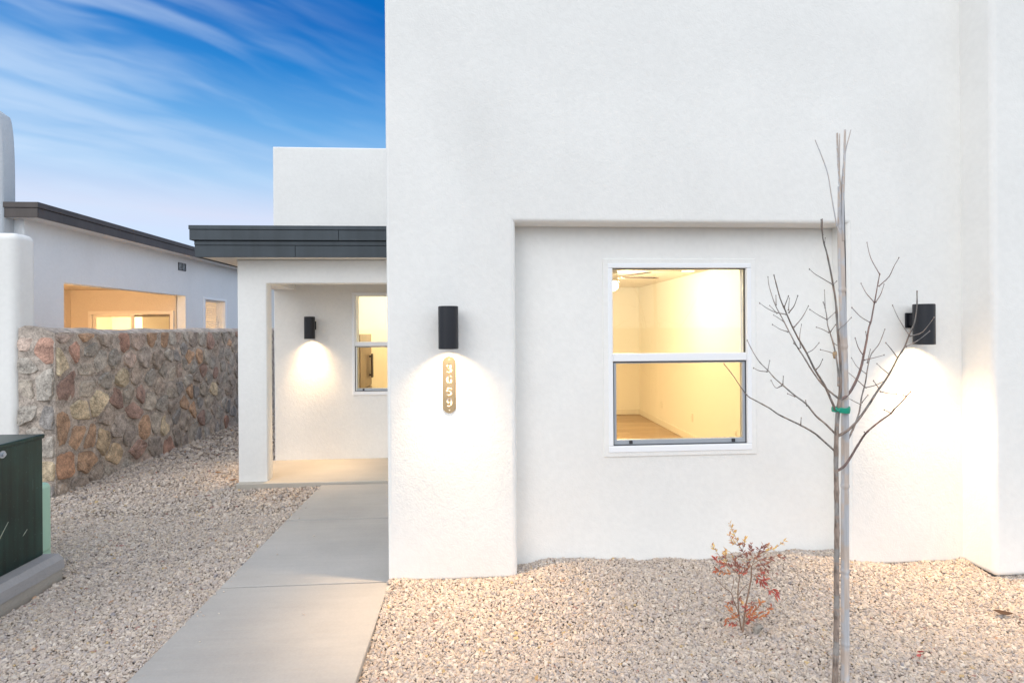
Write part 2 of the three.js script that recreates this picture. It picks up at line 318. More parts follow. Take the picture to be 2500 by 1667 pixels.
// the empty front room
{
  const x0 = .1, x1 = 2.93, d0 = 4.02, d1 = 9.66, y0 = .12, y1 = 2.407;
  mesh('room_wall', [bx(x1, x1 + .1, 0, 2.5, d0 - .05, d1 + .1), bx(x0 - .1, x0, 0, 2.5, d0 - .05, d1 + .1), bx(x0, x1, 0, 2.5, d1, d1 + .1),
    bx(x0, .966, 0, 2.5, 3.952, 3.97), bx(1.978, x1, 0, 2.5, 3.952, 3.97), bx(.966, 1.978, 0, .822, 3.952, 3.97), bx(.966, 1.978, 2.132, 2.5, 3.952, 3.97)], M.interior, house);
  mesh('room_ceiling', bx(x0, x1, y1, y1 + .08, 3.972, d1), M.ceilingWhite, house);
  const fl = mesh('room_floor', bx(x0, x1, 0, y0 - .012, 3.972, d1), M.foundation, house);
  const pm = [[.52, .38, .25], [.47, .34, .22], [.56, .42, .28]].map((c) => std({ color: lin(...c), roughness: .45, map: T.wood }));
  const q = rng(5), pw = .2;
  for (let i = 0; d1 - (i + 1) * pw > d0 + .05; i++) {
    let x = x0 + .002; const off = q() * 1.1 + .3;
    for (let e = x0 + off; x < x1 - .01; e += 1.35) { const xe = Math.min(e, x1 - .002); if (i < 17 && xe > 1.0) mesh('plank', bx(x, xe - .003, y0 - .011, y0, d1 - (i + 1) * pw + .002, d1 - i * pw - .002), pm[Math.floor(q() * 3)], fl); x = xe; }
  }
  mesh('baseboard', [bx(x1 - .015, x1 - .001, y0 + .001, y0 + .10, d0 + .04, d1 - .002, .004), bx(x0, x1 - .016, y0 + .001, y0 + .10, d1 - .015, d1 - .001, .004)], M.trim, house);
  for (const d of [8.49, 7.262, 6.02]) mesh('outlet', [bx(x1 - .008, x1 - .001, .40, .515, d - .036, d + .036, .003), bx(x1 - .011, x1 - .007, .425, .45, d - .016, d + .016), bx(x1 - .011, x1 - .007, .466, .491, d - .016, d + .016)], M.trim, house);
}
const warm = lin(1, .88, .61);
{ // ceiling fan, lit globe below
  const f = thing('ceiling_fan', 'ceiling fan with lit glass globe hanging in the window room', 'ceiling fan', [1.66, 2.407, -6.6]);
  mesh('mount', [cyl(.065, .075, .05).translate(0, -.026, 0), cyl(.012, .012, .03).translate(0, -.065, 0)], M.trim, f);
  mesh('motor', [cyl(.10, .11, .05, 32).translate(0, -.10, 0), cyl(.07, .09, .03, 32).translate(0, -.141, 0)], M.trim, f);
  const bm = std({ color: lin(.17, .10, .055), roughness: .5, map: T.wood });
  for (let k = 0; k < 5; k++) {
    const s = new THREE.Shape(); s.moveTo(.13, -.035); s.lineTo(.55, -.068); s.quadraticCurveTo(.635, -.05, .635, 0); s.quadraticCurveTo(.635, .06, .56, .068); s.lineTo(.13, .035); s.closePath();
    const g = new THREE.ExtrudeGeometry(s, { depth: .008, bevelEnabled: false }); g.rotateX(-Math.PI / 2 + .2); g.translate(0, -.10, 0); g.rotateY(k * 1.2566 + .18);
    const b = mesh('blade', g, bm, f);
    const a = new THREE.BoxGeometry(.10, .008, .03).translate(.125, -.104, 0); a.rotateY(k * 1.2566 + .18); mesh('bracket', a, M.trim, b);
  }
  const gl = new THREE.SphereGeometry(.085, 24, 16); gl.scale(1, .8, 1); gl.translate(0, -.205, 0); mesh('globe', gl, glow(1, .86, .62, 5), f);
  const L = new THREE.PointLight(warm, 9); L.position.set(1.66, 2.2, -6.6); L.castShadow = true; L.shadow.radius = 4; scene.add(L);
}
const recessed = thing('ceiling_light', 'round lit recessed ceiling light, right of the ceiling fan', 'ceiling light', [2.66, 2.407, -6.7], null);
mesh('trim_ring', new THREE.TorusGeometry(.085, .012, 10, 32).rotateX(Math.PI / 2).translate(0, -.004, 0), M.trim, recessed);
mesh('lens', cyl(.078, .078, .008, 32).translate(0, -.007, 0), glow(1, .9, .7, 9), recessed);
for (const [x, d, i] of [[2.66, 6.7, .7], [2.62, 5.55, .7], [.70, 5.2, 15], [.70, 8.0, 15]]) {  // the visible light first, then one out of view, then two added as fill
  const L = new THREE.SpotLight(warm, i, 0, 1.25, .6); L.position.set(x, 2.38, -d); L.target.position.set(x + .02, 0, -d); L.castShadow = true; L.shadow.radius = 3; scene.add(L, L.target);
}
{ const c = recessed.clone(); c.name = numbered('ceiling_light'); c.position.set(2.62, 2.407, -5.55); tag(c, 'unseen recessed ceiling light, placed out of view to light the right room wall', 'ceiling light'); scene.add(c);  // this one is out of view and lights the right room wall
  for (const d of [5.2, 8.0]) { const e = recessed.clone(); e.name = numbered('ceiling_light'); e.position.set(.70, 2.407, -d); tag(e, d < 6 ? 'added fill light at the ceiling over the hidden left part of the window room, near the window' : 'added fill light at the ceiling over the hidden left part of the window room, towards its back wall', 'ceiling light'); scene.add(e); } }  // added ceiling fill lights, out of view, to even out the room

// the kitchen behind the porch window
{
  const x0 = -2.44, x1 = -.55, d0 = 7.275, d1 = 10.4;
  mesh('kitchen_wall', [bx(x0 + .002, x0 + .03, 0, 2.62, d0, d1), bx(x1, x1 + .06, 0, 2.62, d0, d1), bx(x0, x1, 0, 2.62, d1 - .05, d1 - .004), bx(x0, x1, 2.55, 2.6, d0, d1 - .06), bx(x0, x1, .03, .12, d0 + .05, d1 - .06)], M.interior, house);
  const steel = std({ color: lin(.26, .20, .15), roughness: .38, metalness: .5, map: T.metal }), dark = std({ color: lin(.05, .04, .035), roughness: .4 });
  const fr = thing('refrigerator', 'tall steel refrigerator seen through the porch window', 'refrigerator', [-2.1, .12, -9.0]);
  mesh('body', bx(-.29, .235, 0, 1.49, -.45, .45, .01).translate(0, 0, 0), std({ color: lin(.13, .09, .06), roughness: .5 }), fr);
  mesh('door', bx(.24, .30, .62, 1.49, -.45, .45, .012), steel, fr); mesh('drawer', bx(.24, .30, .02, .61, -.45, .45, .012), steel, fr);
  mesh('handle', [bx(.33, .36, .76, 1.16, .22, .30, .01), bx(.295, .335, .79, .82, .24, .28), bx(.295, .335, 1.10, 1.13, .24, .28)], dark, fr);
  mesh('handle', [bx(.33, .36, .52, .56, -.36, .36, .01), bx(.295, .335, .525, .555, -.3, -.26), bx(.295, .335, .525, .555, .26, .3)], dark, fr);
  const ct = thing('kitchen_counter', 'kitchen counter with pale top in front of the refrigerator', 'kitchen counter', [-2.13, .12, -7.98]);
  mesh('cabinet', bx(-.28, .26, .02, .80, -.46, .46, .006), std({ color: lin(.20, .13, .08), roughness: .55, map: T.wood }), ct);
  mesh('countertop', bx(-.28, .29, .802, .842, -.48, .48, .008), std({ color: lin(.75, .68, .55), roughness: .3 }), ct);
  for (const y of [.22, .48]) mesh('drawer_front', bx(.262, .28, y, y + .22, -.43, .43, .006), std({ color: lin(.42, .31, .2), roughness: .5, map: T.wood }), ct);
  const kl = thing('unseen_kitchen_light', 'unseen flush ceiling light, out of view, lighting the kitchen behind the porch', 'ceiling light', [-1.35, 2.548, -8.9]);  // ceiling light out of view, placed to light the kitchen
  mesh('base', cyl(.15, .15, .02, 32).translate(0, -.011, 0), M.trim, kl); const dm = new THREE.SphereGeometry(.13, 24, 10, 0, 6.2832, Math.PI / 2, Math.PI / 2); dm.scale(1, .5, 1); dm.translate(0, -.022, 0); mesh('diffuser', dm, glow(1, .86, .6, 4), kl);
  const L = new THREE.PointLight(warm, 7); L.position.set(-1.35, 2.40, -8.9); L.castShadow = true; L.shadow.radius = 4; scene.add(L);
}

// ------------------------------------------------------------------ outdoor wall lamps: open cylinder on an arm and square plate
function wallLamp(x, y, d, label, power) {            // y = bottom rim, d = wall face
  const g = thing('wall_lamp', label, 'wall lamp', [x, y, -d], 'black cylinder wall lamps');
  const r = .0655, h = .280, z = .108;
  const body = new THREE.LatheGeometry([[.0005, h], [r - .004, h], [r, h - .004], [r, .003], [r - .002, 0], [r - .005, .002], [r - .005, .075], [.0005, .075]].map(([a, b]) => new THREE.Vector2(a, b)), 40);
  body.translate(0, 0, z); mesh('shade', toCreasedNormals(body, .5), M.lampBlack, g);
  mesh('backplate', bx(-.052, .052, .115, .222, -.001, -.014, .003), M.lampBlack, g);
  mesh('arm', bx(-.036, .036, .130, .206, -.013, -.06, .003), M.lampBlack, g);
  mesh('bulb', new THREE.SphereGeometry(.022, 16, 12).translate(0, .050, z), glow(1, .85, .6, 6), g);
  for (const [k, a, p, tilt] of [[.20, 1.14, .7, 0], [.80, .74, 1, .15]]) {      // wide spill of the bulb and the beam of its reflector
    const L = new THREE.SpotLight(lin(1, .66, .33), power * k, 0, a, p); L.position.set(x, y + .05, -d + z); L.target.position.set(x, y + .05 - 1, -d + z + tilt); L.castShadow = true; L.shadow.radius = 1.6; scene.add(L, L.target);
  }
  return g;
}
wallLamp(-.186, 1.563, 3.693, 'black cylinder wall lamp above the brass house number', 11.5);
wallLamp(3.10, 1.563, 3.693, 'black cylinder wall lamp right of the bamboo stake', 11.5);
wallLamp(-2.105, 1.575, 7.12, 'black cylinder wall lamp on the porch wall beside the kitchen window', 9.5);

{ // brass number plate with cut-out figures
  const g = thing('house_number_plate', 'brass house number plate reading 3659 under a wall lamp', 'house number', [-.188, 1.318, -3.693]);
  const w = .0445, h = .191, s = new THREE.Shape();
  s.moveTo(-w, -h + w); s.absarc(0, -h + w, w, Math.PI, 2 * Math.PI, false); s.lineTo(w, h - w); s.absarc(0, h - w, w, 0, Math.PI, false); s.closePath();
  const font = await new FontLoader().loadAsync('fonts/droid/droid_serif_bold.typeface.json'), extra = [];
  for (const [c, y] of [['3', .112], ['6', .040], ['5', -.043], ['9', -.116]]) {
    const sh = font.generateShapes(c, .076), box = new THREE.Box2(); sh.forEach((t) => t.getPoints(8).forEach((p) => box.expandByPoint(p)));
    const mid = box.getCenter(new THREE.Vector2()), kk = .056 / (box.max.y - box.min.y);
    for (const t of sh) {
      const q = t.getPoints(8).map((p) => new THREE.Vector2((p.x - mid.x) * kk * 1.08, (p.y - mid.y) * kk + y)); s.holes.push(new THREE.Path(q));
      for (const ho of t.holes) {                     // the island in 6 and 9, held by two stencil bridges
        const hp = ho.getPoints(8).map((p) => new THREE.Vector2((p.x - mid.x) * kk * 1.08, (p.y - mid.y) * kk + y)); extra.push(new THREE.ExtrudeGeometry(new THREE.Shape(hp), { depth: .0018, bevelEnabled: false }).translate(0, 0, .0033));
        const b2 = new THREE.Box2().setFromPoints(hp), c2 = b2.getCenter(new THREE.Vector2()); extra.push(new THREE.BoxGeometry(.0022, .056, .0012).translate(c2.x, y, .0042));
      }
    }
  }
  for (const y of [.170, -.172]) { const p = new THREE.Path(); p.absarc(0, y, .0052, 0, 2 * Math.PI, true); s.holes.push(p); }
  mesh('plate', new THREE.ExtrudeGeometry(s, { depth: .002, bevelEnabled: true, bevelSize: .0004, bevelThickness: .0004, bevelOffset: -.0004, bevelSegments: 1, curveSegments: 16 }).translate(0, 0, .0032), M.brass, g);
  for (let k = 0; k < extra.length; k += 2) mesh('figure_bridge', [extra[k], extra[k + 1]], M.brass, g);
  for (const y of [.170, -.172]) mesh('screw', [cyl(.0035, .0035, .009, 12).rotateX(Math.PI / 2).translate(0, y, .004)], M.sash, g);
}

// ------------------------------------------------------------------ neighbouring house beyond the stone wall
const nb = thing('neighbour_house', 'pale stucco house with brown roof edge and lit patio beyond the stone wall', 'house', [0, 0, 0]);
{
  const X = -6.3;
  const side = poly([[8.02, -.1], [8.02, 3.3], [18, 3.3], [18, -.1]]); side.holes.push(rectHole(8.72, 12.25, 0, 2.46)); side.holes.push(rectHole(13.03, 14.12, .95, 2.43));
  const g = new THREE.ExtrudeGeometry(side, { depth: .17, bevelEnabled: true, bevelSize: .025, bevelThickness: .025, bevelOffset: -.025, bevelSegments: 4 });
  g.translate(0, 0, -.195); g.rotateY(Math.PI / 2); g.translate(X, 0, 0); mesh('side_wall', toCreasedNormals(g, .55), M.stuccoBlue, nb);
  // front wall with parapet stepping up, softly rounded
  const fp = new THREE.Shape(); fp.moveTo(-13, -.1); fp.lineTo(X - .13, -.1); fp.lineTo(X - .13, 3.9); fp.quadraticCurveTo(X - .135, 4.55, X - .19, 4.68); fp.lineTo(X - .49, 4.9); fp.lineTo(-13, 4.95); fp.closePath();
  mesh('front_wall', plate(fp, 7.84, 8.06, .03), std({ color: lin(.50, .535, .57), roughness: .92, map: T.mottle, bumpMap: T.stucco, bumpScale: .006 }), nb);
  const roof = mesh('roof', bx(-13, -6.02, 3.275, 3.43, 8.07, 18.3), M.fasciaBrown, nb);
  for (const [a, b] of [[7.87, 10.0], [10.004, 13.2], [13.204, 18.3]]) {
    mesh('fascia_board', bx(-6.02, -6.0, 3.255, 3.385, a, b, .004), M.fasciaBrown, roof);
    mesh('drip_edge', bx(-6.03, -5.985, 3.388, 3.465, a, b, .005), M.fasciaBrown, roof);
  }
  mesh('fascia_board', bx(-6.52, -6.0, 3.255, 3.385, 7.862, 7.882, .004), M.fasciaBrown, roof); mesh('drip_edge', bx(-6.52, -5.985, 3.388, 3.465, 7.85, 7.88, .005), M.fasciaBrown, roof);
  mesh('soffit', bx(-6.52, -6.02, 3.262, 3.274, 7.885, 18.2), M.stuccoBlue, nb);
  const v = new THREE.Group(); v.name = 'vent'; nb.add(v); v.userData.label = 'dark louvred vent under the eave';
  mesh('frame', [bx(X - .01, X + .012, 2.965, 2.978, 11.94, 12.24), bx(X - .01, X + .012, 3.118, 3.131, 11.94, 12.24), bx(X - .01, X + .012, 2.978, 3.118, 11.94, 11.955), bx(X - .01, X + .012, 2.978, 3.118, 12.225, 12.24), bx(X - .01, X + .012, 2.978, 3.118, 12.085, 12.095)], M.fasciaBrown, v);
  mesh('louvre', [0, 1, 2, 3, 4].map((k) => bx(X - .002, X + .006, 2.984 + k * .027, 3.000 + k * .027, 11.956, 12.224)), M.fascia, v);
  // patio: open side room lit warm, end wall with a sliding glass door
  const pat = std({ color: lin(.72, .60, .46), roughness: .9, map: T.mottle, bumpMap: T.stucco, bumpScale: .006 });
  const ew = poly([[-8.67, -.1], [-8.67, 2.9], [X - .19, 2.9], [X - .19, -.1]]); ew.holes.push(rectHole(-8.25, -6.54, .06, 2.10));
  mesh('patio_wall', [plate(ew, 12.2, 12.38, 0), bx(-8.85, -8.65, -.1, 2.9, 8.5, 12.38), bx(-8.65, X - .2, -.1, 2.9, 8.5, 8.71)], pat, nb);
  mesh('patio_ceiling', bx(-8.65, X - .198, 2.56, 2.64, 8.71, 12.2), pat, nb);
  mesh('patio_floor', bx(-8.65, X - .02, -.1, .05, 8.71, 12.2), M.porchConcrete, nb);
  const sd = new THREE.Group(); sd.name = 'sliding_door'; nb.add(sd);
  const cream = std({ color: lin(.78, .68, .55), roughness: .5 }), darkf = std({ color: lin(.20, .16, .12), roughness: .5 });
  mesh('frame', [bx(-8.27, -6.52, 2.04, 2.115, 12.15, 12.28, .006), bx(-8.27, -8.20, .05, 2.04, 12.15, 12.28, .006), bx(-6.59, -6.52, .05, 2.04, 12.15, 12.28, .006), bx(-8.20, -6.59, .05, .09, 12.15, 12.28, .006)], cream, sd);
  for (const [a, b, d, m] of [[-8.195, -7.36, 12.19, cream], [-7.44, -6.595, 12.235, darkf]]) {
    const p = mesh('door_panel', [bx(a, a + .055, .095, 2.035, d, d + .035, .004), bx(b - .055, b, .095, 2.035, d, d + .035, .004), bx(a + .055, b - .055, 1.985, 2.035, d, d + .035, .004), bx(a + .055, b - .055, .095, .18, d, d + .035, .004)], m, sd);
    const gp = new THREE.PlaneGeometry(b - a - .1, 1.82); gp.translate((a + b) / 2, 1.08, -d - .018); mesh('pane', gp, M.glass, p);
  }
  mesh('room_wall', [bx(-10.5, X - .21, -.1, 2.7, 16.4, 16.5), bx(-10.6, -10.5, -.1, 2.7, 12.38, 16.5), bx(-10.5, -8.68, -.1, 2.7, 12.3, 12.38), bx(-10.5, X - .21, 2.56, 2.64, 12.39, 16.4), bx(-10.5, X - .21, 0, .06, 12.39, 16.4),
    bx(-8.86, -8.6, .06, 2.56, 14.6, 16.4), bx(X - .205, X - .196, .06, 2.56, 12.39, 13.0), bx(X - .205, X - .196, .06, 2.56, 14.15, 16.4)], M.interior, nb);
  const wn = new THREE.Group(); wn.name = 'window'; nb.add(wn); wn.userData.label = 'narrow window with pale blinds, beside the stone wall top';
  mesh('frame', [bx(X - .07, X + .015, 2.405, 2.455, 13.00, 14.16, .005), bx(X - .07, X + .012, .93, .97, 13.01, 14.15, .005), bx(X - .07, X + .015, .97, 2.405, 13.00, 13.07, .005), bx(X - .07, X + .015, .97, 2.405, 14.07, 14.16, .005), bx(X - .06, X, 1.66, 1.71, 13.05, 14.10, .005)], M.vinyl, wn);
  for (const [a, b] of [[.96, 1.67], [1.70, 2.41]]) { const gp = new THREE.PlaneGeometry(1.07, b - a); gp.rotateY(Math.PI / 2); gp.translate(X - .03, (a + b) / 2, -13.575); mesh('pane', gp, M.glass, wn); }
  const slatM = phys({ color: lin(.86, .80, .72), roughness: .8, transmission: .5, thickness: 0 });
  const bl = new THREE.Group(); bl.name = 'blind'; wn.add(bl);
  for (let k = 0; k < 27; k++) { const s = new THREE.BoxGeometry(.004, .056, 1.0); s.rotateZ(1.3); s.translate(X - .12, 2.36 - k * .052, -13.575); mesh('slat', s, slatM, bl); }
  mesh('headrail', bx(X - .15, X - .10, 2.375, 2.42, 13.07, 14.08), M.trim, bl);
  for (const [x, y, z, i] of [[-7.0, 2.42, -9.4, 10], [-9.7, 2.35, -13.5, 20]]) { const L = new THREE.PointLight(lin(1, .72, .44), i); L.position.set(x, y, z); L.castShadow = true; L.shadow.radius = 4; scene.add(L); }  // out of view, placed to light the patio and the room behind it
}
for (const [x, y, z, l] of [[-7.0, 2.558, -9.4, 'unseen flush ceiling light, out of view, lighting the patio of the neighbouring house'], [-9.7, 2.558, -13.5, 'unseen flush ceiling light, out of view, lighting the room behind the sliding door']]) {  // unseen fittings for the patio and the room behind the door
  const g = thing('ceiling_light', l, 'ceiling light', [x, y, z]); mesh('base', cyl(.13, .13, .02, 28).translate(0, -.011, 0), M.trim, g);
  const d = new THREE.SphereGeometry(.11, 20, 8, 0, 6.2832, Math.PI / 2, Math.PI / 2); d.scale(1, .4, 1); d.translate(0, -.022, 0); mesh('diffuser', d, glow(1, .84, .58, 4), g);
}

// white stucco pier at the end of the stone wall
{
  const p = thing('stucco_pier', 'white stucco pier with rounded top at the near end of the stone wall', 'pier');
  mesh('column', bx(-6.2, -4.742, -.2, 2.72, 5.925, 6.21, .075), M.stucco, p);
}

// ------------------------------------------------------------------ stone wall: mortar core, every stone its own piece
const sw = thing('stone_wall', 'rough mortared field stone wall with grey, red and yellow stones', 'wall');
{
  const X0 = -4.735, X1 = -4.375, D0 = 5.945, D1 = 13, top = 1.70;
  const core = new THREE.BoxGeometry(X1 - X0, top + .2, D1 - D0, 6, 26, 90); core.translate((X0 + X1) / 2, (top - .2) / 2, -(D0 + D1) / 2);
  const p = core.attributes.position;
  for (let i = 0; i < p.count; i++) {
    let x = p.getX(i), y = p.getY(i), d = -p.getZ(i);
    const n = (fbm(d * 4 + x * 3, y * 4, 3, 401) - .5) * .03;
    if (x > X1 - .01) x += n; if (d < D0 + .01) d -= n * .8;
    if (y > top - .06) { const e = Math.abs(x - (X0 + X1) / 2) / ((X1 - X0) / 2); y += .02 - .05 * e * e + (fbm(d * 3, x * 5, 4, 403) - .5) * .05 + .05 * sstep(6.3, 5.95, d) * sstep(-4.5, -4.7, x); }
    p.setXYZ(i, x, y, -d);
  }
  core.computeVertexNormals(); mesh('mortar', core, M.mortar, sw);
  const pal = { R: [.41, .19, .115], r: [.32, .175, .125], p: [.45, .31, .235], g: [.335, .29, .24], m: [.315, .245, .195], t: [.36, .295, .225], y: [.50, .375, .20], Y: [.46, .31, .15], o: [.44, .235, .105], O: [.40, .18, .07], d: [.24, .215, .20], b: [.34, .255, .19] };
  const mats = Object.fromEntries(Object.entries(pal).map(([k, c]) => [k, [.86, 1.06].map((l) => std({ color: lin(...c.map((v) => lerp(v, (c[0] + c[1] + c[2]) / 3, .38) * l * 1.95)), roughness: .88, map: T.rockTint, bumpMap: T.rock, bumpScale: .012 }))]));
  const common = 'gbmtbbtbgmgtbpbm', far = 'gdgbmgdgmbgt';
  function cell(seed, all, box, gap) {
    let pg = [[box[0], box[2]], [box[1], box[2]], [box[1], box[3]], [box[0], box[3]]];
    const clip = (nx, ny, c) => { const out = []; for (let i = 0; i < pg.length; i++) { const a = pg[i], b = pg[(i + 1) % pg.length], da = a[0] * nx + a[1] * ny - c, db = b[0] * nx + b[1] * ny - c; if (da <= 0) out.push(a); if (da * db < 0) { const t = da / (da - db); out.push([lerp(a[0], b[0], t), lerp(a[1], b[1], t)]); } } pg = out; };
    for (const o of all) {
      if (o === seed) continue; const dx = o[0] - seed[0], dy = o[1] - seed[1], l = Math.hypot(dx, dy); if (l > .9) continue;
      const nx = dx / l, ny = dy / l; clip(nx, ny, (seed[0] + dx / 2) * nx + (seed[1] + dy / 2) * ny - gap * (.35 + 1.1 * hash2(Math.round((dx + 9) * 50) , Math.round((seed[0] + o[0]) * 40), 3)));
      if (pg.length < 3) return null;
    }
    for (let it = 0; it < 1; it++) { const out = []; for (let i = 0; i < pg.length; i++) { const a = pg[i], b = pg[(i + 1) % pg.length], t = .09 + .09 * R(); out.push([lerp(a[0], b[0], t), lerp(a[1], b[1], t)], [lerp(a[0], b[0], 1 - t), lerp(a[1], b[1], 1 - t)]); } pg = out; }
    const fine = []; for (let i = 0; i < pg.length; i++) { const a = pg[i], b = pg[(i + 1) % pg.length]; fine.push(a); if (Math.hypot(b[0] - a[0], b[1] - a[1]) > .055) fine.push([lerp(a[0], b[0], .5) + rr(-.010, .010), lerp(a[1], b[1], .5) + rr(-.010, .010)]); } pg = fine;
    return pg;
  }
  function stone(pg, c0, place, mat, proud) {
    const n = pg.length; let cx = 0, cy = 0; pg.forEach((q) => { cx += q[0] / n; cy += q[1] / n; });
    const tilt = [rr(-.14, .14), rr(-.16, .10)], pos = [], uv = [], ox = R() * 5, oy = R() * 5, pts = [];
    const rings = [[1.0, -.035], [.985, proud * .62], [.91, proud], [.5, proud * 1.08]];
    for (const [s, h] of rings) pts.push(pg.map(([a, b]) => { const k = s * (s < .99 ? rr(.955, 1.03) : 1), u = (a - cx) * k, v = (b - cy) * k; return [cx + u, cy + v, h < 0 ? h : Math.max(.004, h * rr(.82, 1.18) + u * tilt[0] + v * tilt[1])]; }));
    const mid = [cx, cy, proud * rr(1.05, 1.3)];
    const put = (q) => { pos.push(...place(q)); uv.push(q[0] + ox, q[1] + oy + q[2]); };
    for (let r = 0; r + 1 < rings.length; r++) for (let i = 0; i < n; i++) { const j = (i + 1) % n, a = pts[r][i], b = pts[r][j], c = pts[r + 1][i], d = pts[r + 1][j]; [a, b, d, a, d, c].forEach(put); }
    for (let i = 0; i < n; i++) [pts[3][i], pts[3][(i + 1) % n], mid].forEach(put);
    const g = new THREE.BufferGeometry(); g.setAttribute('position', new THREE.Float32BufferAttribute(pos, 3)); g.setAttribute('uv', new THREE.Float32BufferAttribute(uv, 2)); g.computeVertexNormals();
    mesh('stone', toCreasedNormals(g, .62), mat, sw, false);
  }
  // long face: a = D, b = height, outwards = +x
  const seen = '6.21,1.50,R 6.44,1.47,g 7.06,1.54,R 7.30,1.55,p 7.18,1.34,p 7.46,1.33,m 6.87,1.34,g 6.62,1.34,g 6.17,1.12,r 6.39,1.08,t 7.01,1.11,y 6.31,.80,y 6.58,.87,y 6.90,.89,r 7.38,.87,r 7.15,.90,t 6.64,.43,Y 6.43,.48,o 6.27,.57,o 6.87,.22,Y 7.47,.42,o 6.40,.24,o 7.30,.14,r 7.67,.12,m 6.05,.27,O 8.13,.79,t 8.60,1.28,o 8.87,1.25,o 9.0,1.05,r 9.42,.99,r 9.35,.74,y 8.73,.48,o 6.40,1.27,t 7.23,.70,r 7.93,1.14,t 8.31,1.09,p 7.94,1.58,o 7.69,1.60,o 6.10,1.66,p 6.37,1.65,o 9.9,1.5,o';
  const seeds = seen.split(' ').map((t) => { const [a, b, c] = t.split(','); return [+a, +b, c]; });
  const q = rng(21);
  for (let k = 0; k < 9000; k++) { const a = lerp(5.98, 11.2, q()), b = lerp(-.04, 1.66, q()), m = (.20 + .14 * q()) * (a > 8 ? .80 : 1); if (seeds.every((s) => Math.hypot((s[0] - a) * 1.12, (s[1] - b) * .86) > m)) seeds.push([a, b, 0, 1]); }
  for (const s of seeds) {
    const pg = cell(s, seeds, [5.965, 11.3, -.12, 1.665], s[2] ? .026 : .030); if (!pg || pg.length < 5) continue;
    const c = s[2] || (q() < .12 ? 'roypR'[Math.floor(q() * 5)] : (s[0] > 8 ? far : common)[Math.floor(q() * (s[0] > 8 ? 12 : 16))]);
    stone(pg, s, ([a, b, h]) => [X1 + h - .006, b, -a], mats[c][q() < .5 ? 0 : 1], .012 + .024 * q());
  }
  // narrow end facing the street: a = x, b = height, outwards = +z
  const ends = '-4.66,1.56,p -4.50,1.50,R -4.67,1.36,g -4.68,1.10,t -4.46,1.13,g -4.67,.82,g -4.44,.78,d -4.56,.62,g -4.68,.50,d -4.44,.50,g -4.46,.22,y -4.66,.18,m -4.42,.00,d'.split(' ').map((t) => { const [a, b, c] = t.split(','); return [+a, +b, c]; });
  for (const s of ends) { const pg = cell(s, ends, [-4.73, -4.385, -.1, 1.63], .028); if (pg && pg.length > 4) stone(pg, s, ([a, b, h]) => [a, b, -D0 + h - .006], mats[s[2]][1], .016 + .014 * q()); }
}

// ------------------------------------------------------------------ utility gear at the left edge
{
  const streak = texture(1024, (u, v) => {
    const s = fbm(u * 30, v * 1.5, 3, 501, 30, 2), b = fbm(u * 5, v * 5, 4, 503, 5, 5), sp = vnoise(u * 170, v * 110, 505, 170, 110) > .93 && vnoise(u * 30, v * 30, 507, 30, 30) > .55 ? 1 : 0, ln = vnoise(u * 90, v * 3, 509, 90, 3) > .955 ? .5 : 0;
    const k = .75 + .7 * (s - .5) + .4 * (b - .5), w = Math.max(sp * .8, ln); return [lerp(.22 * k, .5, w), lerp(.36 * k, .58, w), lerp(.33 * k, .55, w)];
  }, { srgb: true, metres: 1.0 });
  const green = std({ color: lin(.34, .44, .42), roughness: .34, metalness: .1, map: streak });
  const g = thing('transformer_box', 'dark green scratched metal utility box on a concrete pad', 'utility box');
  mesh('cabinet', bx(-4.6, -2.985, .162, .972, 2.6, 3.945, .012), green, g);
  mesh('lid', bx(-4.62, -2.975, .962, .992, 2.58, 3.953, .010), green, g);
  mesh('bolt', [cyl(.013, .013, .018, 6).rotateZ(Math.PI / 2).translate(-2.976, .925, -3.62), cyl(.022, .024, .006, 20).rotateZ(Math.PI / 2).translate(-2.983, .925, -3.62)], M.sash, g);
  const sc = std({ color: lin(.30, .33, .27), roughness: .8 });
  for (const [d, y, l, a, w] of [[3.60, .405, .21, .92, .007], [3.79, .37, .05, .75, .007]]) { const s = new THREE.ExtrudeGeometry(poly([[-l / 2, -w * .1], [-l * .1, -w / 2], [l / 2, -w * .3], [l / 2.1, w * .3], [0, w / 2], [-l / 2.4, w * .2]]), { depth: .0012, bevelEnabled: false }); s.rotateZ(a); s.rotateY(Math.PI / 2); s.translate(-2.9853, y, -d); mesh('scratch', s, sc, g); }
  const p = thing('concrete_pad', 'grey two-step concrete pad under the green utility box', 'concrete pad');
  const ps = poly([[-4.8, .062], [-2.862, .062], [-2.866, .128], [-2.90, .162], [-4.8, .162]]), pe = new THREE.ExtrudeGeometry(ps, { depth: 1.6, bevelEnabled: true, bevelSize: .006, bevelThickness: .006, bevelOffset: -.006, bevelSegments: 2 });
  pe.translate(0, 0, -3.958); mesh('upper_slab', pe, M.pad, p);
  mesh('base', bx(-4.8, -2.868, -.1, .0605, 2.3, 3.955, .006), std({ color: lin(.40, .375, .34), roughness: .95, map: T.concrete, bumpMap: T.rock, bumpScale: .006 }), p);
  const u = thing('utility_pedestal', 'pale green plastic utility pedestal behind the green box', 'utility pedestal', [-3.325, 0, -4.205]);
  const pl = std({ color: lin(.40, .62, .49), roughness: .5 });
  mesh('cover', [new RoundedBoxGeometry(.25, .53, .24, 5, .045).translate(0, .305, 0)], pl, u); mesh('base', new RoundedBoxGeometry(.235, .2, .225, 3, .02).translate(0, 0, 0), pl, u);
}

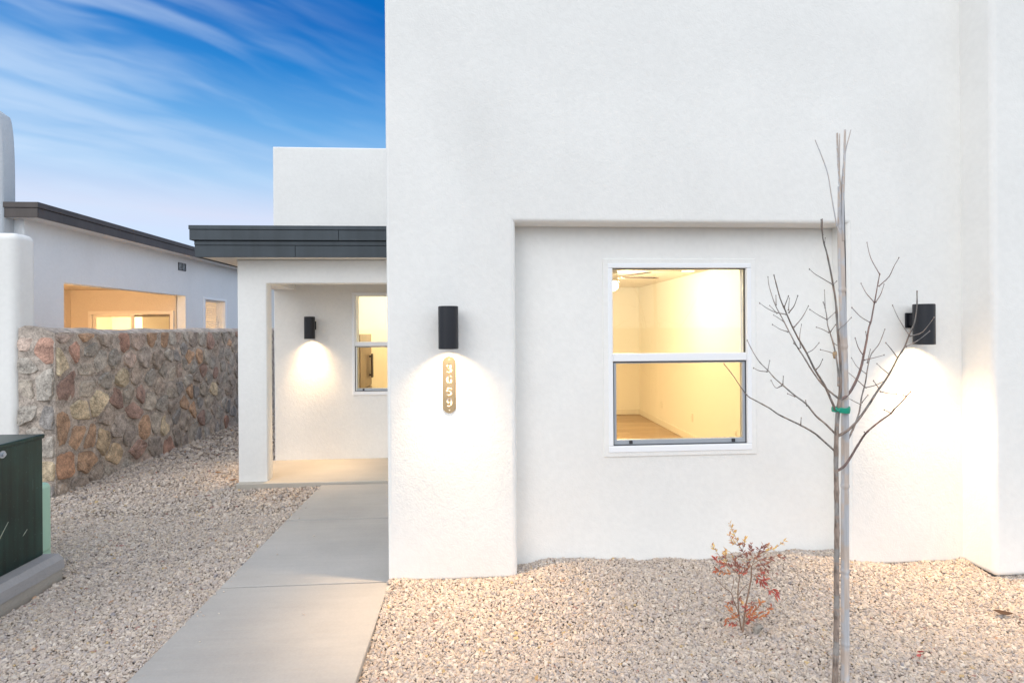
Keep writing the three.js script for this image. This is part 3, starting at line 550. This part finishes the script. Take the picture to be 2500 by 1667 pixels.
// ------------------------------------------------------------------ young bare tree, its bamboo stake and the green tie
const limbs = {
  trunk: [[1.694,-.004,-2.49],[1.703,.259,-2.49],[1.705,.508,-2.49],[1.708,.716,-2.49],[1.708,.923,-2.49],[1.706,1.011,-2.49],[1.707,1.095,-2.49],[1.71,1.181,-2.49],[1.715,1.264,-2.49],[1.727,1.346,-2.49]],
  L1: [[1.727,1.346,-2.49],[1.724,1.445,-2.479],[1.715,1.541,-2.468],[1.701,1.619,-2.457],[1.686,1.722,-2.446],[1.674,1.799,-2.435],[1.654,1.884,-2.425],[1.631,1.967,-2.414],[1.607,2.042,-2.403],[1.588,2.078,-2.392],[1.574,2.122,-2.381],[1.567,2.18,-2.37]],
  L1a: [[1.64,1.889,-2.41],[1.565,1.913,-2.37],[1.505,1.929,-2.33],[1.454,1.946,-2.29]],
  L1b: [[1.644,1.889,-2.41],[1.689,1.907,-2.45]],
  L1c: [[1.575,2.112,-2.38],[1.552,2.138,-2.355],[1.535,2.17,-2.33]],
  L1d: [[1.59,2.067,-2.39],[1.62,2.105,-2.43]],
  L1e: [[1.69,1.681,-2.44],[1.756,1.705,-2.49],[1.823,1.737,-2.54]],
  L2: [[1.707,1.411,-2.47],[1.721,1.487,-2.493],[1.727,1.551,-2.515],[1.727,1.621,-2.538],[1.729,1.661,-2.56],[1.732,1.701,-2.583],[1.741,1.752,-2.605],[1.744,1.807,-2.628],[1.754,1.817,-2.65]],
  L2a: [[1.744,1.788,-2.62],[1.766,1.836,-2.655],[1.788,1.881,-2.69]],
  L2b: [[1.732,1.729,-2.59],[1.653,1.752,-2.54],[1.582,1.776,-2.49]],
  L2c: [[1.734,1.728,-2.59],[1.844,1.766,-2.69]],
  L2d: [[1.727,1.665,-2.57],[1.722,1.681,-2.61],[1.717,1.691,-2.65]],
  L2e: [[1.737,1.668,-2.57],[1.722,1.702,-2.51]],
  L2f: [[1.73,1.562,-2.52],[1.713,1.572,-2.555],[1.698,1.58,-2.59]],
  L2g: [[1.733,1.612,-2.54],[1.796,1.595,-2.59]],
  L3: [[1.705,1.297,-2.49],[1.628,1.422,-2.457],[1.562,1.494,-2.423],[1.502,1.574,-2.39],[1.443,1.641,-2.357],[1.391,1.702,-2.323],[1.345,1.762,-2.29],[1.302,1.816,-2.257],[1.267,1.869,-2.223],[1.237,1.91,-2.19]],
  L3a: [[1.502,1.574,-2.39],[1.565,1.588,-2.44],[1.626,1.617,-2.49]],
  L3b: [[1.402,1.694,-2.32],[1.459,1.731,-2.36],[1.505,1.765,-2.4],[1.543,1.791,-2.44]],
  L3c: [[1.564,1.495,-2.42],[1.556,1.516,-2.38],[1.544,1.548,-2.34]],
  L3d: [[1.36,1.757,-2.29],[1.353,1.784,-2.24],[1.339,1.824,-2.19]],
  L3e: [[1.346,1.768,-2.27],[1.41,1.822,-2.37]],
  L3f: [[1.327,1.779,-2.27],[1.287,1.822,-2.17]],
  L3g: [[1.347,1.749,-2.29],[1.319,1.759,-2.323],[1.3,1.777,-2.357],[1.282,1.803,-2.39]],
  L4: [[1.741,1.343,-2.51],[1.683,1.404,-2.54],[1.647,1.471,-2.57],[1.62,1.542,-2.6],[1.601,1.597,-2.63],[1.583,1.663,-2.66],[1.559,1.743,-2.69],[1.544,1.803,-2.72],[1.537,1.871,-2.75],[1.541,1.921,-2.78],[1.554,1.96,-2.81]],
  L4a: [[1.591,1.668,-2.69],[1.522,1.682,-2.64],[1.453,1.706,-2.59]],
  L4b: [[1.58,1.722,-2.71],[1.573,1.757,-2.79]],
  L4c: [[1.562,1.765,-2.74],[1.551,1.807,-2.79]],
  L4d: [[1.558,1.808,-2.74],[1.529,1.854,-2.69]],
  L4e: [[1.614,1.59,-2.62],[1.638,1.642,-2.665],[1.676,1.705,-2.71]],
  L4f: [[1.607,1.584,-2.62],[1.543,1.614,-2.56]],
  L5: [[1.706,1.181,-2.49],[1.668,1.228,-2.512],[1.639,1.26,-2.534],[1.6,1.319,-2.556],[1.558,1.357,-2.578],[1.506,1.409,-2.6],[1.481,1.439,-2.622],[1.456,1.479,-2.644],[1.43,1.514,-2.666],[1.404,1.569,-2.688],[1.386,1.626,-2.71]],
  L5a: [[1.457,1.469,-2.65],[1.401,1.477,-2.62],[1.356,1.493,-2.59]],
  L5b: [[1.461,1.476,-2.65],[1.516,1.519,-2.73]],
  L5c: [[1.516,1.41,-2.61],[1.484,1.454,-2.55]],
  L5d: [[1.509,1.402,-2.61],[1.503,1.387,-2.65],[1.5,1.421,-2.69]],
  L5e: [[1.553,1.353,-2.57],[1.54,1.362,-2.61]],
  L5f: [[1.595,1.312,-2.54],[1.57,1.341,-2.51]],
  L6: [[1.707,1.095,-2.49],[1.635,1.15,-2.465],[1.568,1.198,-2.439],[1.485,1.242,-2.414],[1.421,1.27,-2.388],[1.349,1.303,-2.363],[1.294,1.335,-2.337],[1.214,1.375,-2.312],[1.172,1.395,-2.286],[1.127,1.438,-2.261],[1.083,1.487,-2.235],[1.03,1.542,-2.21]],
  L6a: [[1.471,1.246,-2.39],[1.449,1.286,-2.35]],
  R1: [[1.727,1.343,-2.49],[1.782,1.366,-2.51],[1.834,1.421,-2.53],[1.879,1.494,-2.55],[1.909,1.56,-2.57],[1.938,1.623,-2.59],[1.965,1.686,-2.61],[1.993,1.723,-2.63],[2.021,1.788,-2.65],[2.047,1.841,-2.67],[2.074,1.903,-2.69],[2.102,1.967,-2.71]],
  R1a: [[2.102,1.964,-2.71],[2.098,1.998,-2.73],[2.089,2.043,-2.75],[2.089,2.09,-2.77],[2.094,2.142,-2.79]],
  R1b: [[2.067,1.9,-2.67],[2.1,1.946,-2.643],[2.103,1.99,-2.617],[2.11,2.035,-2.59]],
  R1c: [[1.978,1.714,-2.62],[1.89,1.741,-2.565],[1.805,1.784,-2.51]],
  R1d: [[2.023,1.818,-2.65],[2.016,1.866,-2.695],[2.022,1.919,-2.74]],
  R1e: [[2.033,1.816,-2.65],[2.084,1.86,-2.68],[2.125,1.912,-2.71]],
  R1f: [[1.939,1.627,-2.59],[1.971,1.666,-2.64]],
  R1g: [[1.896,1.529,-2.55],[1.982,1.537,-2.595],[2.068,1.547,-2.64]],
  R1h: [[1.893,1.548,-2.55],[1.844,1.59,-2.52],[1.806,1.638,-2.49]],
  R2: [[1.774,1.115,-2.54],[1.82,1.14,-2.565],[1.868,1.193,-2.59],[1.914,1.257,-2.615],[1.939,1.288,-2.64],[1.965,1.33,-2.665],[2.004,1.402,-2.69],[2.038,1.485,-2.715],[2.074,1.543,-2.74],[2.138,1.599,-2.765],[2.191,1.676,-2.79]],
  R2a: [[2.016,1.506,-2.69],[2.063,1.572,-2.73]],
  R2b: [[1.966,1.384,-2.64],[1.898,1.426,-2.605],[1.825,1.469,-2.57]],
  R2c: [[1.996,1.449,-2.67],[1.975,1.484,-2.71],[1.974,1.527,-2.75]],
  R2d: [[1.926,1.312,-2.61],[1.928,1.354,-2.57]],
  R2e: [[1.92,1.301,-2.61],[1.909,1.325,-2.69]],
  R2f: [[1.979,1.382,-2.65],[2.002,1.399,-2.61],[2.016,1.425,-2.57]],
  R3: [[1.717,1.172,-2.49],[1.748,1.203,-2.465],[1.773,1.247,-2.44],[1.807,1.318,-2.415],[1.837,1.393,-2.39],[1.862,1.454,-2.365],[1.877,1.513,-2.34],[1.877,1.552,-2.315],[1.889,1.602,-2.29],[1.89,1.655,-2.265],[1.894,1.71,-2.24],[1.884,1.781,-2.215],[1.864,1.841,-2.19]],
  R3a: [[1.898,1.65,-2.27],[1.92,1.663,-2.237],[1.925,1.697,-2.203],[1.922,1.73,-2.17]],
  R3b: [[1.897,1.604,-2.29],[1.987,1.63,-2.33],[2.077,1.67,-2.37]],
  R3c: [[1.896,1.652,-2.27],[1.88,1.703,-2.293],[1.876,1.744,-2.317],[1.875,1.788,-2.34]],
  R3d: [[1.88,1.552,-2.32],[1.821,1.591,-2.28],[1.763,1.623,-2.24]],
  R3e: [[1.871,1.477,-2.36],[1.872,1.497,-2.4],[1.876,1.518,-2.44]],
  R3f: [[1.853,1.394,-2.39],[1.922,1.38,-2.43],[1.995,1.37,-2.47]],
  R3g: [[1.846,1.408,-2.39],[1.814,1.429,-2.365],[1.782,1.449,-2.34]],
  R4: [[1.71,1.006,-2.49],[1.727,1.03,-2.468],[1.743,1.074,-2.446],[1.768,1.144,-2.423],[1.79,1.201,-2.401],[1.837,1.256,-2.379],[1.878,1.299,-2.357],[1.876,1.322,-2.334],[1.884,1.348,-2.312],[1.915,1.404,-2.29]],
  R4a: [[1.912,1.382,-2.31],[1.9,1.385,-2.31]],
  R4b: [[1.881,1.298,-2.36],[1.824,1.319,-2.33]],
  R4c: [[1.789,1.201,-2.4],[1.774,1.209,-2.39]],
};
{
  const barkG = std({ color: lin(.40, .36, .335), roughness: .9, map: T.bark, bumpMap: T.bark, bumpScale: .004 }), barkR = std({ color: lin(.33, .235, .215), roughness: .85, map: T.bark, bumpMap: T.bark, bumpScale: .003 });
  const t = thing('young_tree', 'young leafless tree with thin upswept branches tied to a bamboo stake', 'tree');
  const tr = [[1.693, -.12, -2.49], ...limbs.trunk];
  mesh('trunk', [tube(tr, (s) => .0135 - .0045 * s + .0016 * Math.max(0, Math.sin(s * 47)) ** 6, 12, 60, .10)], barkG, t, false);
  const buds = [];
  for (const k of Object.keys(limbs).filter((n) => /^[LR]\d$/.test(n))) {
    const base = { L1: .0075, L2: .0048, L3: .0058, L4: .0046, L5: .0050, L6: .0048, R1: .0066, R2: .0052, R3: .0062, R4: .0060 }[k];
    const geos = [tube(limbs[k], (s) => base * (1 - .68 * s) + .0007 * Math.max(0, Math.sin(s * 41 + 1)) ** 8, 8, limbs[k].length * 5, .10)];
    for (const n of Object.keys(limbs).filter((m) => m.startsWith(k) && m !== k)) {
      geos.push(tube(limbs[n], (s) => .0024 * (1 - .5 * s), 6, 8, .12));
      const e = limbs[n].at(-1); geos.push(boxUV(new THREE.SphereGeometry(.0026, 6, 5).scale(1, 1.6, 1).translate(...e)));
      const o = limbs[n][0]; geos.push(boxUV(new THREE.SphereGeometry(.0042, 6, 5).translate(...o)));
    }
    const e = limbs[k].at(-1); geos.push(boxUV(new THREE.SphereGeometry(.0028, 6, 5).scale(1, 1.7, 1).translate(...e)));
    mesh('branch', geos, k === 'R1' || k === 'R4' ? barkR : barkG, t, false);
  }
  const curl = new THREE.SphereGeometry(.012, 10, 8); const cp = curl.attributes.position; for (let i = 0; i < cp.count; i++) { const s = .75 + .6 * vnoise(cp.getX(i) * 400, cp.getY(i) * 300, 3); cp.setXYZ(i, cp.getX(i) * s * .8, cp.getY(i) * s * 1.5, cp.getZ(i) * s); }
  curl.computeVertexNormals(); curl.translate(1.728, 1.557, -2.525); const dl = mesh('dead_leaf', curl, std({ color: lin(.42, .29, .17), roughness: .9 }), t); dl.userData.label = 'curled tan dead leaf left on a twig';

  const b = thing('bamboo_stake', 'weathered grey bamboo stake with split top beside the young tree', 'stake');
  const bt = texture(512, (u, v) => { const s = fbm(u * 40, v * 3, 3, 601, 40, 3), p = fbm(u * 4, v * 5, 4, 603, 4, 5); const k = .80 + .45 * (s - .5), w = sstep(.52, .68, p); return [k * lerp(.96, 1.06, w), k * lerp(.97, .90, w), k * lerp(1.0, .78, w)]; }, { metres: .5 });
  const bm = std({ color: lin(.62, .61, .61), roughness: .65, map: bt, bumpMap: T.bark, bumpScale: .001 });
  const line = [[1.7625, -0.1200, -2.518], [1.7655, 0.2803, -2.518], [1.7676, 0.6960, -2.518], [1.7726, 1.2923, -2.518], [1.7655, 1.7446, -2.518], [1.7584, 2.0671, -2.518], [1.7574, 2.3693, -2.518]];
  const nodes = [.115, .255, .42, .565, .69, .80, .92].map((n) => n);
  mesh('culm', [tube(line, (s) => { let r = lerp(.0192, .0148, s) - .003 * sstep(.85, 1, s); for (const n of nodes) { const d = (s - n) * 2.5; r += .0022 * Math.exp(-d * d / .00006) - .0012 * Math.exp(-(d + .016) * (d + .016) / .00006); } return r; }, 20, 420)], bm, b, false);
  const strip = (pts, w, th) => tube(pts.map(([x, y, z]) => [x * 1.0141, 1.7 + (y - 1.7) * 1.0141, z - .035]), (s) => lerp(w, th, s), 5, 14);
  mesh('splinter', [strip([[1.722, 2.10, -2.483], [1.727, 2.287, -2.474], [1.718, 2.487, -2.478], [1.716, 2.613, -2.48]], .006, .0045)], bm, b, false);
  mesh('splinter', [strip([[1.735, 2.10, -2.470], [1.731, 2.288, -2.463], [1.744, 2.488, -2.47], [1.755, 2.629, -2.48]], .0065, .005)], bm, b, false);
  mesh('splinter', [strip([[1.731, 2.31, -2.48], [1.755, 2.514, -2.48], [1.785, 2.629, -2.48]], .004, .002)], bm, b, false);
  mesh('splinter', [strip([[1.727, 2.374, -2.483], [1.731, 2.612, -2.483]], .004, .002)], bm, b, false);
  mesh('splinter', [strip([[1.714, 2.17, -2.483], [1.686, 2.313, -2.48], [1.669, 2.417, -2.48], [1.642, 2.495, -2.48], [1.607, 2.579, -2.48]], .0032, .0022)], bm, b, false);
  mesh('crack', [tube([[1.774, 1.72, -2.5065], [1.7715, 2.0, -2.507], [1.7685, 2.31, -2.5085]], (s) => .0016 + .0012 * Math.sin(s * 3.1), 5, 14)], M.gasket, b, false);

  const tie = thing('green_tie', 'bright green plastic tape binding the young tree to the bamboo stake', 'plant tie', [1.743, 1.296, -2.505]);
  const tm = std({ color: lin(.01, .30, .19), roughness: .35 });
  const band = []; for (let k = 0; k < 3; k++) { const pts = []; for (let i = 0; i < 40; i++) { const a = i / 40 * 2 * Math.PI; pts.push(new THREE.Vector2(Math.cos(a) * (.041 + k * .0006), Math.sin(a) * (.0300 + k * .0006))); } const inner = pts.map((v) => v.clone().multiplyScalar(.95)); const s = new THREE.Shape(pts); s.holes.push(new THREE.Path(inner)); const g = new THREE.ExtrudeGeometry(s, { depth: .024 - k * .004, bevelEnabled: true, bevelSize: .0008, bevelThickness: .0008, bevelSegments: 1 }); g.rotateX(-Math.PI / 2); g.translate(0, -.014 + k * .004, 0); g.rotateZ((k - 1) * .10); band.push(g); }
  mesh('tape', band, tm, tie);
  mesh('tail', [tube([[-.024, .004, .026], [-.040, -.002, .033], [-.047, .012, .030]], () => .004, 5, 8)], tm, tie, false);
}

// ------------------------------------------------------------------ small red shrub, its rock, fallen leaves
const shrubStems = [[[1.472,-0.007,-2.95],[1.481,0.062,-2.953],[1.492,0.124,-2.957],[1.505,0.181,-2.96],[1.52,0.238,-2.963],[1.531,0.283,-2.967],[1.534,0.341,-2.97]],[[1.472,-0.006,-2.97],[1.465,0.055,-2.976],[1.463,0.112,-2.982],[1.464,0.173,-2.988],[1.47,0.234,-2.994],[1.48,0.265,-3.0]],[[1.469,0.011,-2.97],[1.446,0.109,-2.956],[1.415,0.177,-2.942],[1.393,0.228,-2.928],[1.351,0.26,-2.914],[1.294,0.325,-2.9]],[[1.474,0.173,-3.0],[1.489,0.206,-2.993],[1.512,0.234,-2.987],[1.529,0.247,-2.98]],[[1.407,0.221,-2.95],[1.415,0.274,-2.94],[1.408,0.317,-2.93]]];
const shrubFronds = [
  ['y', 13, [[1.524,0.35,-2.95],[1.497,0.407,-2.938],[1.452,0.469,-2.925],[1.412,0.546,-2.913],[1.379,0.616,-2.9]]],
  ['y', 8, [[1.476,0.436,-2.93],[1.432,0.492,-2.91],[1.393,0.514,-2.89],[1.36,0.57,-2.87]]],
  ['y', 5, [[1.473,0.445,-2.95],[1.495,0.477,-2.975],[1.514,0.494,-3.0]]],
  ['y', 11, [[1.524,0.355,-2.95],[1.555,0.394,-2.965],[1.608,0.42,-2.98],[1.674,0.429,-2.995],[1.75,0.466,-3.01]]],
  ['y', 5, [[1.599,0.416,-2.98],[1.639,0.439,-3.005],[1.671,0.441,-3.03]]],
  ['d', 6, [[1.549,0.379,-2.97],[1.552,0.409,-3.01],[1.578,0.44,-3.05]]],
  ['d', 6, [[1.567,0.4,-2.97],[1.579,0.446,-2.96],[1.6,0.471,-2.95]]],
  ['d', 8, [[1.524,0.359,-2.95],[1.566,0.398,-2.935],[1.61,0.407,-2.92],[1.645,0.429,-2.905],[1.675,0.426,-2.89]]],
  ['d', 8, [[1.523,0.342,-2.95],[1.582,0.342,-2.983],[1.645,0.33,-3.017],[1.677,0.327,-3.05]]],
  ['d', 7, [[1.523,0.342,-2.95],[1.542,0.356,-2.917],[1.555,0.366,-2.883],[1.562,0.377,-2.85]]],
  ['r', 10, [[1.523,0.317,-2.95],[1.538,0.31,-2.925],[1.555,0.284,-2.9],[1.567,0.27,-2.875],[1.612,0.231,-2.85]]],
  ['r', 6, [[1.534,0.313,-2.91],[1.558,0.301,-2.89],[1.568,0.318,-2.87]]],
  ['r', 5, [[1.536,0.317,-2.93],[1.578,0.31,-2.96],[1.612,0.291,-2.99]]],
  ['r', 4, [[1.586,0.25,-2.88],[1.604,0.261,-2.865],[1.612,0.252,-2.85]]],
  ['r', 7, [[1.523,0.321,-2.95],[1.483,0.337,-2.927],[1.445,0.345,-2.903],[1.408,0.377,-2.88]]],
  ['y', 9, [[1.48,0.265,-3.0],[1.457,0.31,-2.98],[1.412,0.35,-2.96],[1.36,0.394,-2.94],[1.316,0.45,-2.92],[1.276,0.499,-2.9]]],
  ['r', 9, [[1.448,0.323,-2.98],[1.415,0.339,-3.003],[1.386,0.339,-3.027],[1.356,0.373,-3.05]]],
  ['o', 8, [[1.444,0.314,-2.98],[1.384,0.327,-2.947],[1.334,0.348,-2.913],[1.285,0.373,-2.88]]],
  ['y', 7, [[1.466,0.301,-2.99],[1.458,0.335,-3.01],[1.464,0.369,-3.03],[1.447,0.401,-3.05],[1.434,0.398,-3.07]]],
  ['d', 8, [[1.48,0.268,-3.0],[1.494,0.311,-2.983],[1.512,0.335,-2.967],[1.495,0.377,-2.95]]],
  ['d', 7, [[1.48,0.268,-3.0],[1.484,0.314,-3.017],[1.483,0.328,-3.033],[1.518,0.315,-3.05]]],
  ['y', 5, [[1.386,0.364,-2.95],[1.385,0.404,-2.975],[1.399,0.423,-3.0]]],
  ['w', 3, [[1.464,0.352,-3.03],[1.496,0.377,-3.04],[1.519,0.368,-3.05]]],
  ['o', 8, [[1.458,0.052,-2.95],[1.43,0.094,-2.937],[1.389,0.128,-2.923],[1.357,0.191,-2.91]]],
  ['o', 7, [[1.455,0.048,-2.95],[1.428,0.06,-2.97],[1.407,0.046,-2.99],[1.407,0.018,-3.01]]],
  ['r', 6, [[1.462,0.023,-2.95],[1.41,0.057,-2.915],[1.372,0.081,-2.88]]],
  ['d', 4, [[1.459,0.118,-2.97],[1.441,0.123,-2.995],[1.431,0.124,-3.02]]],
  ['y', 3, [[1.462,0.16,-2.98],[1.457,0.181,-2.955],[1.457,0.177,-2.93]]],
  ['o', 8, [[1.477,0.047,-2.95],[1.517,0.073,-2.963],[1.559,0.094,-2.977],[1.602,0.137,-2.99]]],
  ['o', 10, [[1.479,0.043,-2.95],[1.513,0.078,-2.93],[1.559,0.116,-2.91],[1.604,0.153,-2.89]]],
  ['o', 7, [[1.484,0.039,-2.95],[1.536,0.062,-2.95],[1.58,0.073,-2.95],[1.619,0.084,-2.95]]],
  ['o', 6, [[1.477,0.064,-2.95],[1.522,0.071,-2.99],[1.565,0.075,-3.03]]],
  ['r', 7, [[1.477,0.03,-2.95],[1.488,0.065,-2.925],[1.51,0.098,-2.9]]],
  ['r', 4, [[1.484,0.085,-2.95],[1.485,0.123,-2.935],[1.469,0.148,-2.92]]],
  ['d', 4, [[1.547,0.115,-2.97],[1.537,0.125,-2.985],[1.585,0.124,-3.0]]]];

{
  const s = thing('red_shrub', 'small sparse shrub with red, orange and yellow leaves in the gravel', 'shrub');
  const stemM = std({ color: lin(.26, .17, .12), roughness: .85 });
  shrubStems.forEach((p, i) => mesh('stem', [tube(i < 2 ? [[p[0][0], -.08, p[0][2]], ...p] : p, (t) => [.0052, .0042, .003, .0022, .0018][i] * (1 - .35 * t), 6)], stemM, s, false));
  const leafM = { y: [[.80, .55, .20], [.74, .46, .16], [.60, .28, .12]], o: [[.62, .22, .08], [.50, .13, .06], [.66, .30, .12]], r: [[.55, .12, .085], [.46, .09, .075], [.62, .20, .12]], d: [[.28, .10, .08], [.36, .14, .10], [.46, .21, .12]], w: [[.25, .15, .10], [.2, .12, .1], [.25, .12, .1]] };
  const mats = Object.fromEntries(Object.entries(leafM).map(([k, l]) => [k, l.map((c) => phys({ color: lin(...c), roughness: .75, transmission: .35, thickness: 0, side: THREE.DoubleSide }))]));
  const q = rng(77), geos = {}, stalks = [];
  const leaf = (at, dir, len) => {                    // a folded, pointed leaflet of four faces
    const d = new THREE.Vector3(...dir).normalize(), up = new THREE.Vector3(q() - .5, 1.2 * q() + .2, q() - .3).normalize(), sd = new THREE.Vector3().crossVectors(d, up).normalize(), w = len * (.15 + .07 * q()), n = new THREE.Vector3().crossVectors(sd, d);
    const P = (a, b, c) => [at[0] + d.x * a * len + sd.x * b + n.x * c, at[1] + d.y * a * len + sd.y * b + n.y * c - a * a * len * .12, at[2] + d.z * a * len + sd.z * b + n.z * c];
    const A = P(0, 0, 0), B = P(.45, w, w * .5), C = P(1, 0, 0), E = P(.45, -w, w * .5), F = P(.5, 0, 0);
    return [A, B, F, B, C, F, A, F, E, F, C, E].flat();
  };
  for (const [k, n, pts] of shrubFronds) {
    const cv = new THREE.CatmullRomCurve3(pts.map((p) => new THREE.Vector3(...p)), false, 'centripetal');
    stalks.push(tube(pts, (t) => .0017 * (1 - .45 * t), 5));
    for (let i = 0; i < n * 2.1; i++) {
      const t = .18 + .82 * (i + q() * .7) / (n * 2.1), c = cv.getPoint(Math.min(1, t)), g = cv.getTangent(Math.min(1, t));
      for (const sgn of [-1, 1]) {
        if (q() < .36) continue;
        const o = [g.x * .8 + sgn * (.35 + .5 * q()) * (Math.abs(g.y) > .5 ? 1 : .3), g.y * .8 + (sgn * .5 + .15) * (Math.abs(g.y) > .5 ? .2 : 1) * (.4 + q()), g.z + (q() - .5) * 1.5];
        const col = k === 'y' && t < .5 ? 'd' : k; const v = Math.floor(q() * 3); (geos[col + v] ??= []).push(...leaf([c.x, c.y, c.z], o, .019 + .016 * q()));
      }
    }
  }
  mesh('stalk', stalks, stemM, s, false);
  for (const [k, p] of Object.entries(geos)) { const g = new THREE.BufferGeometry(); g.setAttribute('position', new THREE.Float32BufferAttribute(p, 3)); g.computeVertexNormals(); const f = mesh('leaves', g, mats[k[0]][+k[1]], s); f.userData.kind = 'stuff'; }
  // rock at its foot
  const pts = [], r3 = rng(91); for (let i = 0; i < 22; i++) { const a = r3() * 6.283, c = r3() * 2 - 1, w = Math.sqrt(1 - c * c); pts.push(new THREE.Vector3(Math.cos(a) * w * .034, c * .026, Math.sin(a) * w * .03)); }
  const rk = toCreasedNormals(new ConvexGeometry(pts), .35); rk.rotateZ(.5); rk.translate(1.548, .018, -2.93);
  tag(mesh('rock', rk, std({ color: lin(.46, .43, .39), roughness: .9, map: T.rockTint, bumpMap: T.rock, bumpScale: .004 })), 'fist-sized grey rock at the foot of the red shrub', 'rock');
  const dead = (x, d, size, c, turn, label, n = 1) => {
    const g = [];
    for (let m = 0; m < n; m++) {
      const sh = new THREE.Shape(); sh.moveTo(-1, 0); sh.quadraticCurveTo(-.3, .55, .4, .3); sh.lineTo(1, 0); sh.quadraticCurveTo(.3, -.5, -.4, -.4); sh.closePath();
      const e = new THREE.ExtrudeGeometry(sh, { depth: .03, bevelEnabled: false, curveSegments: 5 }); const p = e.attributes.position; for (let i = 0; i < p.count; i++) p.setZ(i, p.getZ(i) + .45 * Math.abs(p.getY(i)) + .3 * p.getX(i) ** 2);
      e.computeVertexNormals(); e.scale(size, size, size); e.rotateX(-Math.PI / 2 + .25 + m * .4); e.rotateY(turn + m * 1.3); e.translate(x + m * size * .7, gravelY(x, d) + .019 + m * .004, -d - m * size * .4); g.push(e);
    }
    tag(mesh('fallen_leaf', g, std({ color: lin(...c), roughness: .9 })), label, 'leaf');
  };
  dead(-2.76, 6.33, .045, [.16, .085, .04], .6, 'curled brown leaf lying against the foot of the porch post');
  dead(-3.07, 6.66, .045, [.24, .13, .065], -.3, 'brown leaf on the gravel between porch post and stone wall');
  dead(3.09, 3.02, .048, [.075, .04, .022], -.5, 'dark brown leaf on the lamp-lit gravel, far right');
  dead(2.25, 2.65, .020, [.42, .09, .08], .4, 'small cluster of red leaflets on the gravel right of the bamboo stake', 3);
  dead(.275, 2.62, .022, [.42, .27, .13], 1.2, 'small tan leaf on the gravel bed close to the walkway');
}

camera.far = 2000; camera.updateProjectionMatrix();
renderer.render(scene, camera);
